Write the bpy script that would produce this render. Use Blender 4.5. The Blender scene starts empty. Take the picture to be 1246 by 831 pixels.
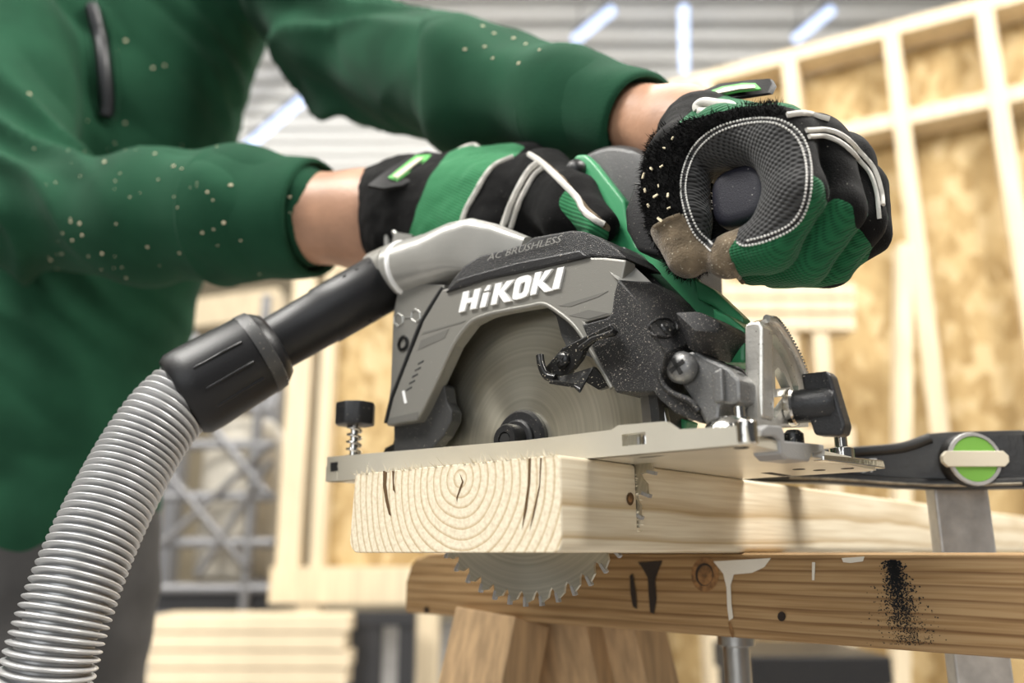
import bpy, bmesh, math, random
import numpy as np
from mathutils import Vector, Matrix, noise
from mathutils.bvhtree import BVHTree

random.seed(7); np.random.seed(7)
scene = bpy.context.scene
COL = scene.collection

# ------------------------------------------------------------------ camera
# All positions below are millimetres relative to the lens; EYE is the lens height over the floor.
EYE = 800.0
FPX = 1027.0                       # focal length in pixels of the 1246 px wide frame
PITCH = math.atan(257.0 / FPX)     # looking up about 14 degrees
CP, SP = math.cos(PITCH), math.sin(PITCH)
cam_d = bpy.data.cameras.new('camera')
cam_d.sensor_width = 36.0
cam_d.lens = 36.0 * FPX / 1246.0
cam_d.clip_start = 0.02
cam_d.clip_end = 200
cam_d.dof.use_dof = True
cam_d.dof.focus_distance = 0.455
cam_d.dof.aperture_fstop = 4.2
cam = bpy.data.objects.new('camera', cam_d)
cam.location = (0, 0, EYE * 0.001)
cam.rotation_euler = (math.pi / 2 + PITCH, 0, 0)
COL.objects.link(cam)
scene.camera = cam

# ------------------------------------------------------------------ light
scene.view_settings.view_transform = 'Standard'
scene.view_settings.look = 'None'
scene.view_settings.gamma = 1.0
scene.view_settings.exposure = 0.3
scene.view_settings.use_curve_mapping = False
world = bpy.data.worlds.new('hall_daylight')
world.use_nodes = True
world.node_tree.nodes['Background'].inputs[0].default_value = (0.93, 0.96, 1.0, 1)
world.node_tree.nodes['Background'].inputs[1].default_value = 0.07
scene.world = world


def area_light(name, loc, target, sx, sy, power, color):
    d = bpy.data.lights.new(name, 'AREA')
    d.shape = 'RECTANGLE'
    d.size, d.size_y, d.energy, d.color = sx, sy, power, color
    o = bpy.data.objects.new(name, d)
    o.location = loc
    o.rotation_euler = (Vector(target) - Vector(loc)).to_track_quat('-Z', 'Y').to_euler()
    COL.objects.link(o)
    return o


# hall lamps under the roof, then added fills for the ceiling and from behind the lens
area_light('hall_lamp', (-1.7, -0.3, 3.7), (0.0, 0.6, 0.8), 2.0, 0.6, 155, (1.0, 0.97, 0.92))
area_light('hall_lamp', (1.9, 0.1, 3.7), (0.1, 0.6, 0.8), 2.0, 0.6, 190, (1.0, 0.96, 0.9))
area_light('hall_lamp', (0.0, 2.4, 4.2), (0.0, 2.4, 0), 2.4, 0.6, 60, (1.0, 0.97, 0.92))
area_light('hall_lamp', (3.6, 1.6, 4.2), (2.6, 4.4, 1), 2.4, 0.6, 62, (1.0, 0.97, 0.92))
area_light('hall_lamp', (-3.5, 1.6, 4.2), (-2.0, 4.4, 1), 2.4, 0.6, 55, (1.0, 0.97, 0.92))
area_light('hall_lamp', (0.0, 6.0, 4.2), (0.0, 8.4, 1), 3.4, 0.6, 80, (1.0, 0.97, 0.92))
for lx in (-3.0, 0.0, 3.0):
    area_light('ceiling_fill', (lx, 9.6, 3.4), (lx, 6.2, 5.4), 2.4, 0.5, 58, (1.0, 0.98, 0.95))  # added light aimed back from the far end to brighten the roof sheets
area_light('front_fill', (-1.6, -3.2, 1.9), (0.0, 0.5, 0.8), 3.2, 2.6, 52, (0.95, 0.98, 1.0))  # added front fill for the upright faces of the board

# ------------------------------------------------------------------ frames: pixels and places
def ray(px, py):
    x, y = px - 623.0, 415.5 - py
    return np.array([x, FPX * CP - y * SP, y * CP + FPX * SP])


def W(px, py, depth):                      # the place a pixel shows at a known depth in front of the lens
    d = ray(px, py)
    return d * (depth / d[1])


def proj(p):
    zc = p[1] * CP + p[2] * SP
    yc = -p[1] * SP + p[2] * CP
    return 623 + FPX * p[0] / zc, 415.5 - FPX * yc / zc


_th = math.atan2(945.0, math.hypot(FPX, 257.0))
E2 = np.array([math.sin(_th), math.cos(_th), 0.0])        # along the board, away from the cut end
E1 = np.array([-math.cos(_th), math.sin(_th), 0.0])       # across the board, towards the operator
EZ = np.array([0, 0, 1.0])
CORNER = np.array([23.0, 398.0, 0.0])                     # bottom corner of the board's cut end
KERF_S = 63.5
K0 = CORNER + KERF_S * E2                                 # origin of the saw frame: where the cut leaves the board


def S(u, v, z):                            # saw frame: u back to the operator, v out on the blade side, z up
    return K0 + u * E1 - v * E2 + z * EZ


def P(px, py, v):                          # pixel on the vertical plane v = const of the saw -> place
    d = ray(px, py)
    n = -E2
    t = (v + K0.dot(n)) / d.dot(n)
    return d * t


def PUZ(px, py, v):
    p = P(px, py, v) - K0
    return p.dot(E1), p[2]


def PZ(px, py, z):                         # pixel on the level plane z = const
    d = ray(px, py)
    return d * (z / d[2])


# ------------------------------------------------------------------ scene-graph helpers
class Root:
    def __init__(self, ob, o, R):
        self.ob, self.o, self.R = ob, np.array(o, float), np.array(R, float)


RI = np.eye(3)
RS = np.stack([E2, E1, EZ], axis=1)        # columns: board axis, across, up


def thing(name, label, cat, o, R=RI, group=None, kind=None):
    ob = bpy.data.objects.new(name, None)
    ob.empty_display_size = 0.05
    ob['label'] = label
    if cat:
        ob['category'] = cat
    if group:
        ob['group'] = group
    if kind:
        ob['kind'] = kind
    M = Matrix([list(R[i]) + [0] for i in range(3)] + [[0, 0, 0, 1]])
    M.translation = Vector((o[0] * .001, o[1] * .001, (o[2] + EYE) * .001))
    ob.matrix_world = M
    COL.objects.link(ob)
    return Root(ob, o, R)


def to_local(root, pts):
    return (np.asarray(pts, float) - root.o) @ root.R * 0.001


def mk(name, geo, mat, root, parent=None, smooth=None, label=None, kind=None, bev=0, seg=2, recalc=True, tri=False):
    """geo = (points in mm, faces). Links one mesh object under root (or under parent, a part of root)."""
    pts, faces = geo
    me = bpy.data.meshes.new(name)
    loc = to_local(root, pts)
    me.from_pydata(loc.tolist(), [], [list(map(int, f)) for f in faces])
    if recalc or bev:
        bm = bmesh.new()
        bm.from_mesh(me)
        if recalc:
            bmesh.ops.remove_doubles(bm, verts=bm.verts, dist=1e-6)
            bmesh.ops.recalc_face_normals(bm, faces=bm.faces)
        if bev:
            ed = [e for e in bm.edges if len(e.link_faces) == 2 and e.calc_face_angle(0) > 0.45]
            bmesh.ops.bevel(bm, geom=ed, offset=bev * 0.001, segments=seg, profile=0.6, affect='EDGES', clamp_overlap=True)
        bm.to_mesh(me)
        bm.free()
    if smooth is not None:
        me.shade_smooth()
        if smooth < 179:
            me.set_sharp_from_angle(angle=math.radians(smooth))
    for m in (mat if isinstance(mat, (list, tuple)) else [mat]):
        me.materials.append(m)
    ob = bpy.data.objects.new(name, me)
    COL.objects.link(ob)
    ob.parent = parent if parent is not None else root.ob
    if label:
        ob['label'] = label
    if kind:
        ob['kind'] = kind
    return ob


def solo(name, geo, mat, label, cat, o, R=RI, group=None, kind=None, **kw):
    """a thing that is one mesh"""
    r = Root(None, o, R)
    ob = mk(name, geo, mat, r, **kw)
    M = Matrix([list(R[i]) + [0] for i in range(3)] + [[0, 0, 0, 1]])
    M.translation = Vector((o[0] * .001, o[1] * .001, (o[2] + EYE) * .001))
    ob.matrix_world = M
    ob['label'] = label
    if cat:
        ob['category'] = cat
    if group:
        ob['group'] = group
    if kind:
        ob['kind'] = kind
    r.ob = ob
    return r


# ------------------------------------------------------------------ shape builders (all return points, faces)
def join(*geos):
    V, Fc, n = [], [], 0
    for p, f in geos:
        p = np.asarray(p, float)
        V.append(p)
        Fc += [[i + n for i in q] for q in f]
        n += len(p)
    return np.concatenate(V), Fc


def loft(rings, cap=True, closed=True):
    n = len(rings[0])
    V = np.concatenate([np.asarray(r, float) for r in rings])
    Fc = []
    for k in range(len(rings) - 1):
        for i in range(n if closed else n - 1):
            j = (i + 1) % n
            Fc.append([k * n + i, k * n + j, (k + 1) * n + j, (k + 1) * n + i])
    if cap:
        Fc.append(list(range(n))[::-1])
        Fc.append([(len(rings) - 1) * n + i for i in range(n)])
    return V, Fc


def prism(px_pts, v0, v1, vtrace=None, inset=0):
    """outline given in photo pixels, read on the saw plane v=vtrace, extruded v0..v1"""
    vt = v1 if vtrace is None else vtrace
    uz = [PUZ(x, y, vt) for x, y in px_pts]
    return prism_uz(uz, v0, v1)


def prism_uz(uz, v0, v1):
    return loft([[S(u, v0, z) for u, z in uz], [S(u, v1, z) for u, z in uz]])


def frame_of(t, up=None):
    t = np.asarray(t, float)
    t = t / np.linalg.norm(t)
    a = np.array([0, 0, 1.0]) if up is None else np.asarray(up, float)
    if abs(a.dot(t)) > 0.95:
        a = np.array([1.0, 0, 0])
    x = np.cross(a, t)
    x /= np.linalg.norm(x)
    y = np.cross(t, x)
    return x, y, t


def box(c, ax, half):
    c = np.asarray(c, float)
    A = [np.asarray(a, float) * h for a, h in zip(ax, half)]
    V = [c + sx * A[0] + sy * A[1] + sz * A[2] for sx in (-1, 1) for sy in (-1, 1) for sz in (-1, 1)]
    return np.array(V), [[0, 1, 3, 2], [4, 6, 7, 5], [0, 4, 5, 1], [2, 3, 7, 6], [0, 2, 6, 4], [1, 5, 7, 3]]


AXW = (np.array([1.0, 0, 0]), np.array([0, 1.0, 0]), EZ)
AXS = (E1, -E2, EZ)


def beam(a, b, w, h, up=None):
    """a plank from a to b, w wide and h high"""
    a, b = np.asarray(a, float), np.asarray(b, float)
    x, y, t = frame_of(b - a, up)
    return box((a + b) / 2, (x, y, t), (w / 2, h / 2, np.linalg.norm(b - a) / 2))


def lathe(o, axis, prof, n=32, up=None):
    """profile [(distance along axis, radius)]"""
    x, y, t = frame_of(axis, up)
    o = np.asarray(o, float)
    rings = []
    for d, r in prof:
        rings.append([o + t * d + max(r, 1e-3) * (math.cos(2 * math.pi * i / n) * x + math.sin(2 * math.pi * i / n) * y) for i in range(n)])
    return loft(rings)


def catmull(pts, m):
    pts = np.asarray(pts, float)
    Q = np.vstack([2 * pts[0] - pts[1], pts, 2 * pts[-1] - pts[-2]])
    out = []
    for i in range(1, len(Q) - 2):
        for k in range(m):
            t = k / m
            p0, p1, p2, p3 = Q[i - 1], Q[i], Q[i + 1], Q[i + 2]
            out.append(0.5 * ((2 * p1) + (-p0 + p2) * t + (2 * p0 - 5 * p1 + 4 * p2 - p3) * t * t + (-p0 + 3 * p1 - 3 * p2 + p3) * t ** 3))
    out.append(pts[-1])
    return np.array(out)


def tube(path, r, n=10, cap=True, flat=1.0, up=None):
    path = np.asarray(path, float)
    m = len(path)
    rr = np.full(m, r, float) if np.isscalar(r) else np.asarray(r, float)
    T = np.gradient(path, axis=0)
    T /= np.linalg.norm(T, axis=1)[:, None] + 1e-12
    x, y, _ = frame_of(T[0], up)
    rings = []
    for i in range(m):
        x = x - T[i] * x.dot(T[i])
        x /= np.linalg.norm(x)
        y = np.cross(T[i], x)
        rings.append([path[i] + rr[i] * (math.cos(2 * math.pi * k / n) * x + flat * math.sin(2 * math.pi * k / n) * y) for k in range(n)])
    return loft(rings, cap)


def arc_px(cx, cy, rx, ry, a0, a1, n):
    return [(cx + rx * math.cos(math.radians(a0 + (a1 - a0) * i / n)), cy - ry * math.sin(math.radians(a0 + (a1 - a0) * i / n))) for i in range(n + 1)]


# ------------------------------------------------------------------ smooth solids: blended round bones, meshed by surface nets
def cap(a, b, ra, rb, tag=0, n=None, f=1.0):
    return ('cap', np.asarray(a, float), np.asarray(b, float), ra, rb, tag, None if n is None else np.asarray(n, float) / np.linalg.norm(n), f)


def _d(p, pr):
    _, a, b, ra, rb, _, n, f = pr
    q = p - a
    ab = b - a
    if n is not None:
        q = q - (q @ n)[..., None] * n * (1 - 1 / f)
        ab = ab - ab.dot(n) * n * (1 - 1 / f)
    L = ab.dot(ab)
    t = np.clip((q @ ab) / L, 0, 1) if L > 1e-9 else np.zeros(q.shape[:-1])
    d = np.sqrt(((q - t[..., None] * ab) ** 2).sum(-1)) - (ra + t * (rb - ra))
    return d * (min(1.0, f) if n is not None else 1.0)


def blend(prims, h, k, subs=(), ksub=2.0, kmap=None):
    lo = np.min([np.minimum(p[1], p[2]) - max(p[3], p[4]) * max(1, p[7]) for p in prims], axis=0) - 3 * h - k
    hi = np.max([np.maximum(p[1], p[2]) + max(p[3], p[4]) * max(1, p[7]) for p in prims], axis=0) + 3 * h + k
    N = np.ceil((hi - lo) / h).astype(int) + 1
    val = np.full(N, 1e3)
    ax = [lo[i] + h * np.arange(N[i]) for i in range(3)]

    def block(pr, pad):
        r = max(pr[3], pr[4]) * max(1, pr[7]) + pad
        b0 = np.clip(((np.minimum(pr[1], pr[2]) - r - lo) / h).astype(int), 0, N)
        b1 = np.clip(((np.maximum(pr[1], pr[2]) + r - lo) / h).astype(int) + 2, 0, N)
        sl = tuple(slice(b0[i], b1[i]) for i in range(3))
        g = np.stack(np.meshgrid(*[ax[i][sl[i]] for i in range(3)], indexing='ij'), -1)
        return sl, _d(g, pr)
    for i, pr in enumerate(prims):
        kk = k if kmap is None else kmap.get(pr[5], k)
        sl, d = block(pr, kk + 3 * h)
        a = val[sl]
        hh = np.clip(0.5 + 0.5 * (a - d) / kk, 0, 1)
        val[sl] = a * (1 - hh) + d * hh - kk * hh * (1 - hh)
    for pr in subs:
        sl, d = block(pr, ksub + 3 * h)
        a, d = val[sl], -d
        hh = np.clip(0.5 + 0.5 * (d - a) / ksub, 0, 1)
        val[sl] = a * (1 - hh) + d * hh + ksub * hh * (1 - hh)
    return nets(val, lo, h)


def nets(val, lo, h):
    ins = val < 0
    c = [ins[i:ins.shape[0] - 1 + i, j:ins.shape[1] - 1 + j, k:ins.shape[2] - 1 + k] for i in (0, 1) for j in (0, 1) for k in (0, 1)]
    s = sum(x.astype(np.int8) for x in c)
    act = (s > 0) & (s < 8)
    I = np.argwhere(act)
    idx = np.full(act.shape, -1, int)
    idx[act] = np.arange(len(I))
    acc = np.zeros((len(I), 3))
    cnt = np.zeros(len(I))
    off = [(i, j, k) for i in (0, 1) for j in (0, 1) for k in (0, 1)]
    for a in range(8):
        for b in range(a + 1, 8):
            da, db = np.array(off[a]), np.array(off[b])
            if np.abs(da - db).sum() != 1:
                continue
            va, vb = val[tuple((I + da).T)], val[tuple((I + db).T)]
            m = (va < 0) != (vb < 0)
            t = np.where(m, va / np.where(np.abs(va - vb) < 1e-12, 1, va - vb), 0)
            acc[m] += (da + t[:, None] * (db - da))[m]
            cnt[m] += 1
    V = lo + h * (I + acc / cnt[:, None])
    quads = []
    for axn in range(3):
        sh = list(ins.shape)
        sl0 = [slice(1, -1)] * 3
        sl0[axn] = slice(0, sh[axn] - 1)
        sl1 = list(sl0)
        sl1[axn] = slice(1, sh[axn])
        A, B = ins[tuple(sl0)], ins[tuple(sl1)]
        e = np.argwhere(A != B)
        base = e + np.array([0 if i == axn else 1 for i in range(3)])
        flip = A[tuple(e.T)]
        o1, o2 = (axn + 1) % 3, (axn + 2) % 3
        d1 = np.zeros(3, int)
        d1[o1] = 1
        d2 = np.zeros(3, int)
        d2[o2] = 1
        q = np.stack([idx[tuple((base - d1 - d2).T)], idx[tuple((base - d2).T)], idx[tuple(base.T)], idx[tuple((base - d1).T)]], 1)
        q[~flip] = q[~flip][:, ::-1]
        quads.append(q)
    return V, np.concatenate(quads)


def vnormals(V, Q):
    n = np.cross(V[Q[:, 2]] - V[Q[:, 0]], V[Q[:, 3]] - V[Q[:, 1]])
    N = np.zeros_like(V)
    for i in range(4):
        np.add.at(N, Q[:, i], n)
    return N / (np.linalg.norm(N, axis=1)[:, None] + 1e-12)


def relax(V, Q, it=2, lam=0.5):
    for _ in range(it):
        A = np.zeros_like(V)
        c = np.zeros(len(V))
        for i in range(4):
            for j in (1, 3):
                np.add.at(A, Q[:, i], V[Q[:, (i + j) % 4]])
                np.add.at(c, Q[:, i], 1)
        V = V + lam * (A / c[:, None] - V)
    return V


def nearest_tag(pts, prims):
    best = np.full(len(pts), 1e9)
    tag = np.zeros(len(pts), int)
    for pr in prims:
        d = _d(pts, pr)
        m = d < best
        best[m] = d[m]
        tag[m] = pr[5]
    return tag


def in_poly(x, y, poly):
    r = np.zeros(len(x), bool)
    n = len(poly)
    for i in range(n):
        x1, y1 = poly[i]
        x2, y2 = poly[(i + 1) % n]
        c = ((y1 > y) != (y2 > y))
        xi = (x2 - x1) * (y - y1) / ((y2 - y1) if abs(y2 - y1) > 1e-9 else 1e-9) + x1
        r ^= c & (x < xi)
    return r


def proj_np(p):
    zc = p[:, 1] * CP + p[:, 2] * SP
    yc = -p[:, 1] * SP + p[:, 2] * CP
    return 623 + FPX * p[:, 0] / zc, 415.5 - FPX * yc / zc


class Surf:
    """lets seams and patches be laid on a finished surface where the photo shows them"""
    def __init__(self, V, Q):
        self.t = BVHTree.FromPolygons([tuple(v) for v in V], [tuple(map(int, q)) for q in Q])

    def hit(self, px, py, lift=0.0):
        d = ray(px, py)
        h = self.t.ray_cast(Vector((0, 0, 0)), Vector(d).normalized())
        if h[0] is None:
            return None, None
        n = np.array(h[1])
        if n.dot(d) > 0:
            n = -n
        return np.array(h[0]) + n * lift, n

    def line(self, pxs, m=8, lift=0.3):
        c = catmull(np.array(pxs, float), m)
        return np.array([q for q in (self.hit(x, y, lift)[0] for x, y in c) if q is not None])


def split_regions(V, Q, reg, passes=4):
    """smooth the borders between regions, then return one (points, faces) per region"""
    vr = [None] * len(V)
    first = np.full(len(V), -1)
    border = np.zeros(len(V), bool)
    for i in range(4):
        v = Q[:, i]
        f = first[v]
        first[v] = np.where(f < 0, reg, f)
    for i in range(4):
        border[Q[first[Q[:, i]] != reg, i]] = True
    e = np.concatenate([Q[:, [i, (i + 1) % 4]] for i in range(4)])
    fr = np.concatenate([reg] * 4)
    key = {}
    for (a, b), r in zip(e, fr):
        k = (min(a, b), max(a, b))
        key.setdefault(k, []).append(r)
    be = np.array([k for k, r in key.items() if len(r) == 2 and r[0] != r[1]])
    V = V.copy()
    if len(be):
        for _ in range(passes):
            A = np.zeros_like(V)
            c = np.zeros(len(V))
            np.add.at(A, be[:, 0], V[be[:, 1]])
            np.add.at(c, be[:, 0], 1)
            np.add.at(A, be[:, 1], V[be[:, 0]])
            np.add.at(c, be[:, 1], 1)
            m = c == 2
            V[m] += 0.6 * (A[m] / c[m][:, None] - V[m])
    out = {}
    for r in np.unique(reg):
        q = Q[reg == r]
        ids = np.unique(q)
        mp = np.full(len(V), -1)
        mp[ids] = np.arange(len(ids))
        out[int(r)] = (V[ids], mp[q])
    return V, out


# ------------------------------------------------------------------ materials
def nd(nt, t, **kw):
    n = nt.nodes.new(t)
    for k, v in kw.items():
        setattr(n, k, v)
    return n


def mat(name, col, rough=0.5, metal=0.0, var=0.0, vscale=40.0, bump=0.0, bscale=400.0, spec=None, sheen=0.0, coat=0.0, trans=0.0, emit=None, col2=None, detail=6.0, speck=None, stretch=None):
    m = bpy.data.materials.new(name)
    m.use_nodes = True
    nt = m.node_tree
    b = nt.nodes['Principled BSDF']
    b.inputs['Base Color'].default_value = (*col, 1)
    b.inputs['Roughness'].default_value = rough
    b.inputs['Metallic'].default_value = metal
    if spec is not None:
        b.inputs['Specular IOR Level'].default_value = spec
    if sheen:
        b.inputs['Sheen Weight'].default_value = sheen
        b.inputs['Sheen Roughness'].default_value = 0.5
    if coat:
        b.inputs['Coat Weight'].default_value = coat
        b.inputs['Coat Roughness'].default_value = 0.15
    if trans:
        b.inputs['Transmission Weight'].default_value = trans
    if emit:
        b.inputs['Emission Color'].default_value = (*emit[0], 1)
        b.inputs['Emission Strength'].default_value = emit[1]
    tc = nd(nt, 'ShaderNodeTexCoord')
    src = tc.outputs['Object']
    if stretch:
        mp = nd(nt, 'ShaderNodeMapping')
        mp.inputs['Scale'].default_value = stretch
        nt.links.new(src, mp.inputs['Vector'])
        src = mp.outputs['Vector']
    if var or col2:
        n1 = nd(nt, 'ShaderNodeTexNoise')
        n1.inputs['Scale'].default_value = vscale
        n1.inputs['Detail'].default_value = detail
        nt.links.new(src, n1.inputs['Vector'])
        mx = nd(nt, 'ShaderNodeMix', data_type='RGBA')
        c2 = col2 if col2 else tuple(max(0, c * (1 - var)) for c in col)
        c1 = col if col2 else tuple(min(1, c * (1 + var)) for c in col)
        mx.inputs[6].default_value = (*c1, 1)
        mx.inputs[7].default_value = (*c2, 1)
        rp = nd(nt, 'ShaderNodeValToRGB')
        rp.color_ramp.elements[0].position = 0.35
        rp.color_ramp.elements[1].position = 0.65
        nt.links.new(n1.outputs['Fac'], rp.inputs['Fac'])
        nt.links.new(rp.outputs['Color'], mx.inputs[0])
        nt.links.new(mx.outputs[2], b.inputs['Base Color'])
        base_out = mx.outputs[2]
    else:
        base_out = None
    if speck:                                  # (colour, scale, threshold): dust grains
        n3 = nd(nt, 'ShaderNodeTexNoise')
        n3.inputs['Scale'].default_value = speck[1]
        n3.inputs['Detail'].default_value = 1.0
        nt.links.new(src, n3.inputs['Vector'])
        gt = nd(nt, 'ShaderNodeMapRange')
        gt.inputs['From Min'].default_value = speck[2]
        gt.inputs['From Max'].default_value = speck[2] + 0.05
        nt.links.new(n3.outputs['Fac'], gt.inputs['Value'])
        mx2 = nd(nt, 'ShaderNodeMix', data_type='RGBA')
        if base_out:
            nt.links.new(base_out, mx2.inputs[6])
        else:
            mx2.inputs[6].default_value = (*col, 1)
        mx2.inputs[7].default_value = (*speck[0], 1)
        nt.links.new(gt.outputs['Result'], mx2.inputs[0])
        nt.links.new(mx2.outputs[2], b.inputs['Base Color'])
    if bump:
        n2 = nd(nt, 'ShaderNodeTexNoise')
        n2.inputs['Scale'].default_value = bscale
        n2.inputs['Detail'].default_value = 3.0
        nt.links.new(src, n2.inputs['Vector'])
        bp = nd(nt, 'ShaderNodeBump')
        bp.inputs['Strength'].default_value = bump
        bp.inputs['Distance'].default_value = 0.001
        nt.links.new(n2.outputs['Fac'], bp.inputs['Height'])
        nt.links.new(bp.outputs['Normal'], b.inputs['Normal'])
    return m


def ramp(nt, stops):
    r = nd(nt, 'ShaderNodeValToRGB')
    el = r.color_ramp.elements
    while len(el) < len(stops):
        el.new(0.5)
    for e, (p, c) in zip(el, stops):
        e.position = p
        e.color = (*c, 1) if len(c) == 3 else c
    return r


def wood(name, c1, c2, offset, scale, rough=0.7, distort=1.5, fine=0.25, dark=0.0):
    """growth rings around the local x axis (the length of the timber)"""
    m = bpy.data.materials.new(name)
    m.use_nodes = True
    nt = m.node_tree
    b = nt.nodes['Principled BSDF']
    b.inputs['Roughness'].default_value = rough
    b.inputs['Specular IOR Level'].default_value = 0.25
    tc = nd(nt, 'ShaderNodeTexCoord')
    mp = nd(nt, 'ShaderNodeMapping')
    mp.inputs['Location'].default_value = (0, -offset[0], -offset[1])
    mp.inputs['Scale'].default_value = (0.25, 1, 1)
    nt.links.new(tc.outputs['Object'], mp.inputs['Vector'])
    wv = nd(nt, 'ShaderNodeTexWave', wave_type='RINGS', rings_direction='X', wave_profile='SAW')
    wv.inputs['Scale'].default_value = scale
    wv.inputs['Distortion'].default_value = distort
    wv.inputs['Detail'].default_value = 2.0
    wv.inputs['Detail Scale'].default_value = 0.35
    nt.links.new(mp.outputs['Vector'], wv.inputs['Vector'])
    rp = ramp(nt, [(0.0, c1), (0.62, c1), (0.9, c2), (1.0, c1)])
    nt.links.new(wv.outputs['Fac'], rp.inputs['Fac'])
    st = nd(nt, 'ShaderNodeMapping')
    st.inputs['Scale'].default_value = (12, 420, 420)
    nt.links.new(tc.outputs['Object'], st.inputs['Vector'])
    n = nd(nt, 'ShaderNodeTexNoise')
    n.inputs['Scale'].default_value = 1.0
    n.inputs['Detail'].default_value = 3
    nt.links.new(st.outputs['Vector'], n.inputs['Vector'])
    mx = nd(nt, 'ShaderNodeMix', data_type='RGBA', blend_type='MULTIPLY')
    mx.inputs[0].default_value = fine
    r2 = ramp(nt, [(0.3, (0.6, 0.5, 0.38)), (0.6, (1, 1, 1))])
    nt.links.new(n.outputs['Fac'], r2.inputs['Fac'])
    nt.links.new(rp.outputs['Color'], mx.inputs[6])
    nt.links.new(r2.outputs['Color'], mx.inputs[7])
    nt.links.new(mx.outputs[2], b.inputs['Base Color'])
    bp = nd(nt, 'ShaderNodeBump')
    bp.inputs['Strength'].default_value = 0.35
    bp.inputs['Distance'].default_value = 0.0006
    ad = nd(nt, 'ShaderNodeMath', operation='MULTIPLY_ADD')
    ad.inputs[1].default_value = -0.6
    nt.links.new(wv.outputs['Fac'], ad.inputs[0])
    nt.links.new(n.outputs['Fac'], ad.inputs[2])
    nt.links.new(ad.outputs[0], bp.inputs['Height'])
    nt.links.new(bp.outputs['Normal'], b.inputs['Normal'])
    return m


def osb(name, c1, c2, c3):
    m = bpy.data.materials.new(name)
    m.use_nodes = True
    nt = m.node_tree
    b = nt.nodes['Principled BSDF']
    b.inputs['Roughness'].default_value = 0.8
    tc = nd(nt, 'ShaderNodeTexCoord')
    mp = nd(nt, 'ShaderNodeMapping')
    mp.inputs['Scale'].default_value = (1.0, 1.0, 0.6)
    nt.links.new(tc.outputs['Object'], mp.inputs['Vector'])
    v = nd(nt, 'ShaderNodeTexVoronoi')
    v.inputs['Scale'].default_value = 26
    nt.links.new(mp.outputs['Vector'], v.inputs['Vector'])
    rp = ramp(nt, [(0.0, c1), (0.5, c2), (1.0, c3)])
    sp = nd(nt, 'ShaderNodeSeparateColor')
    nt.links.new(v.outputs['Color'], sp.inputs['Color'])
    nt.links.new(sp.outputs[0], rp.inputs['Fac'])
    nt.links.new(rp.outputs['Color'], b.inputs['Base Color'])
    return m


def stripes(name, c1, c2, scale, direction, rough=0.85, bump=0.6, dist=0.0006, sheen=0.1, second=None):
    """ribbed knit; with second a woven grid"""
    m = bpy.data.materials.new(name)
    m.use_nodes = True
    nt = m.node_tree
    b = nt.nodes['Principled BSDF']
    b.inputs['Roughness'].default_value = rough
    b.inputs['Sheen Weight'].default_value = sheen
    b.inputs['Specular IOR Level'].default_value = 0.2
    tc = nd(nt, 'ShaderNodeTexCoord')
    dp = nd(nt, 'ShaderNodeVectorMath', operation='DOT_PRODUCT')
    dp.inputs[1].default_value = direction
    nt.links.new(tc.outputs['Object'], dp.inputs[0])
    ml = nd(nt, 'ShaderNodeMath', operation='MULTIPLY')
    ml.inputs[1].default_value = scale
    nt.links.new(dp.outputs['Value'], ml.inputs[0])
    sn = nd(nt, 'ShaderNodeMath', operation='SINE')
    nt.links.new(ml.outputs[0], sn.inputs[0])
    out = sn.outputs[0]
    if second:
        d2 = nd(nt, 'ShaderNodeVectorMath', operation='DOT_PRODUCT')
        d2.inputs[1].default_value = second
        nt.links.new(tc.outputs['Object'], d2.inputs[0])
        m2 = nd(nt, 'ShaderNodeMath', operation='MULTIPLY')
        m2.inputs[1].default_value = scale
        nt.links.new(d2.outputs['Value'], m2.inputs[0])
        s2 = nd(nt, 'ShaderNodeMath', operation='SINE')
        nt.links.new(m2.outputs[0], s2.inputs[0])
        pr = nd(nt, 'ShaderNodeMath', operation='MULTIPLY')
        nt.links.new(out, pr.inputs[0])
        nt.links.new(s2.outputs[0], pr.inputs[1])
        out = pr.outputs[0]
    mr = nd(nt, 'ShaderNodeMapRange')
    mr.inputs['From Min'].default_value = -1
    mr.inputs['From Max'].default_value = 1
    nt.links.new(out, mr.inputs['Value'])
    rp = ramp(nt, [(0.1, c2), (0.55, c1)])
    nt.links.new(mr.outputs['Result'], rp.inputs['Fac'])
    nt.links.new(rp.outputs['Color'], b.inputs['Base Color'])
    bp = nd(nt, 'ShaderNodeBump')
    bp.inputs['Strength'].default_value = bump
    bp.inputs['Distance'].default_value = dist
    nt.links.new(mr.outputs['Result'], bp.inputs['Height'])
    nt.links.new(bp.outputs['Normal'], b.inputs['Normal'])
    return m


M = {}
M['black_plastic'] = mat('black_plastic', (0.012, 0.012, 0.013), 0.4, bump=0.25, bscale=900, speck=((0.35, 0.31, 0.25), 900, 0.73))
M['textured_black'] = mat('textured_black', (0.013, 0.013, 0.014), 0.48, bump=0.55, bscale=1500, speck=((0.42, 0.38, 0.32), 1500, 0.665))
M['rubber'] = mat('rubber', (0.007, 0.007, 0.008), 0.42, spec=0.35, bump=0.1, bscale=600, var=0.2, vscale=30)
M['cast_grey'] = mat('cast_grey', (0.235, 0.228, 0.205), 0.4, 0.3, bump=0.12, bscale=1800, speck=((0.5, 0.46, 0.38), 900, 0.76))
M['cast_light'] = mat('cast_light', (0.4, 0.395, 0.37), 0.28, 0.45, bump=0.08, bscale=900, var=0.08, vscale=30)
M['dark_grey'] = mat('dark_grey', (0.04, 0.04, 0.04), 0.42, bump=0.2, bscale=1200, speck=((0.4, 0.36, 0.3), 900, 0.72))
M['plate'] = mat('plate', (0.74, 0.7, 0.59), 0.3, 0.55, var=0.06, vscale=20, bump=0.05, bscale=500)
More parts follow.
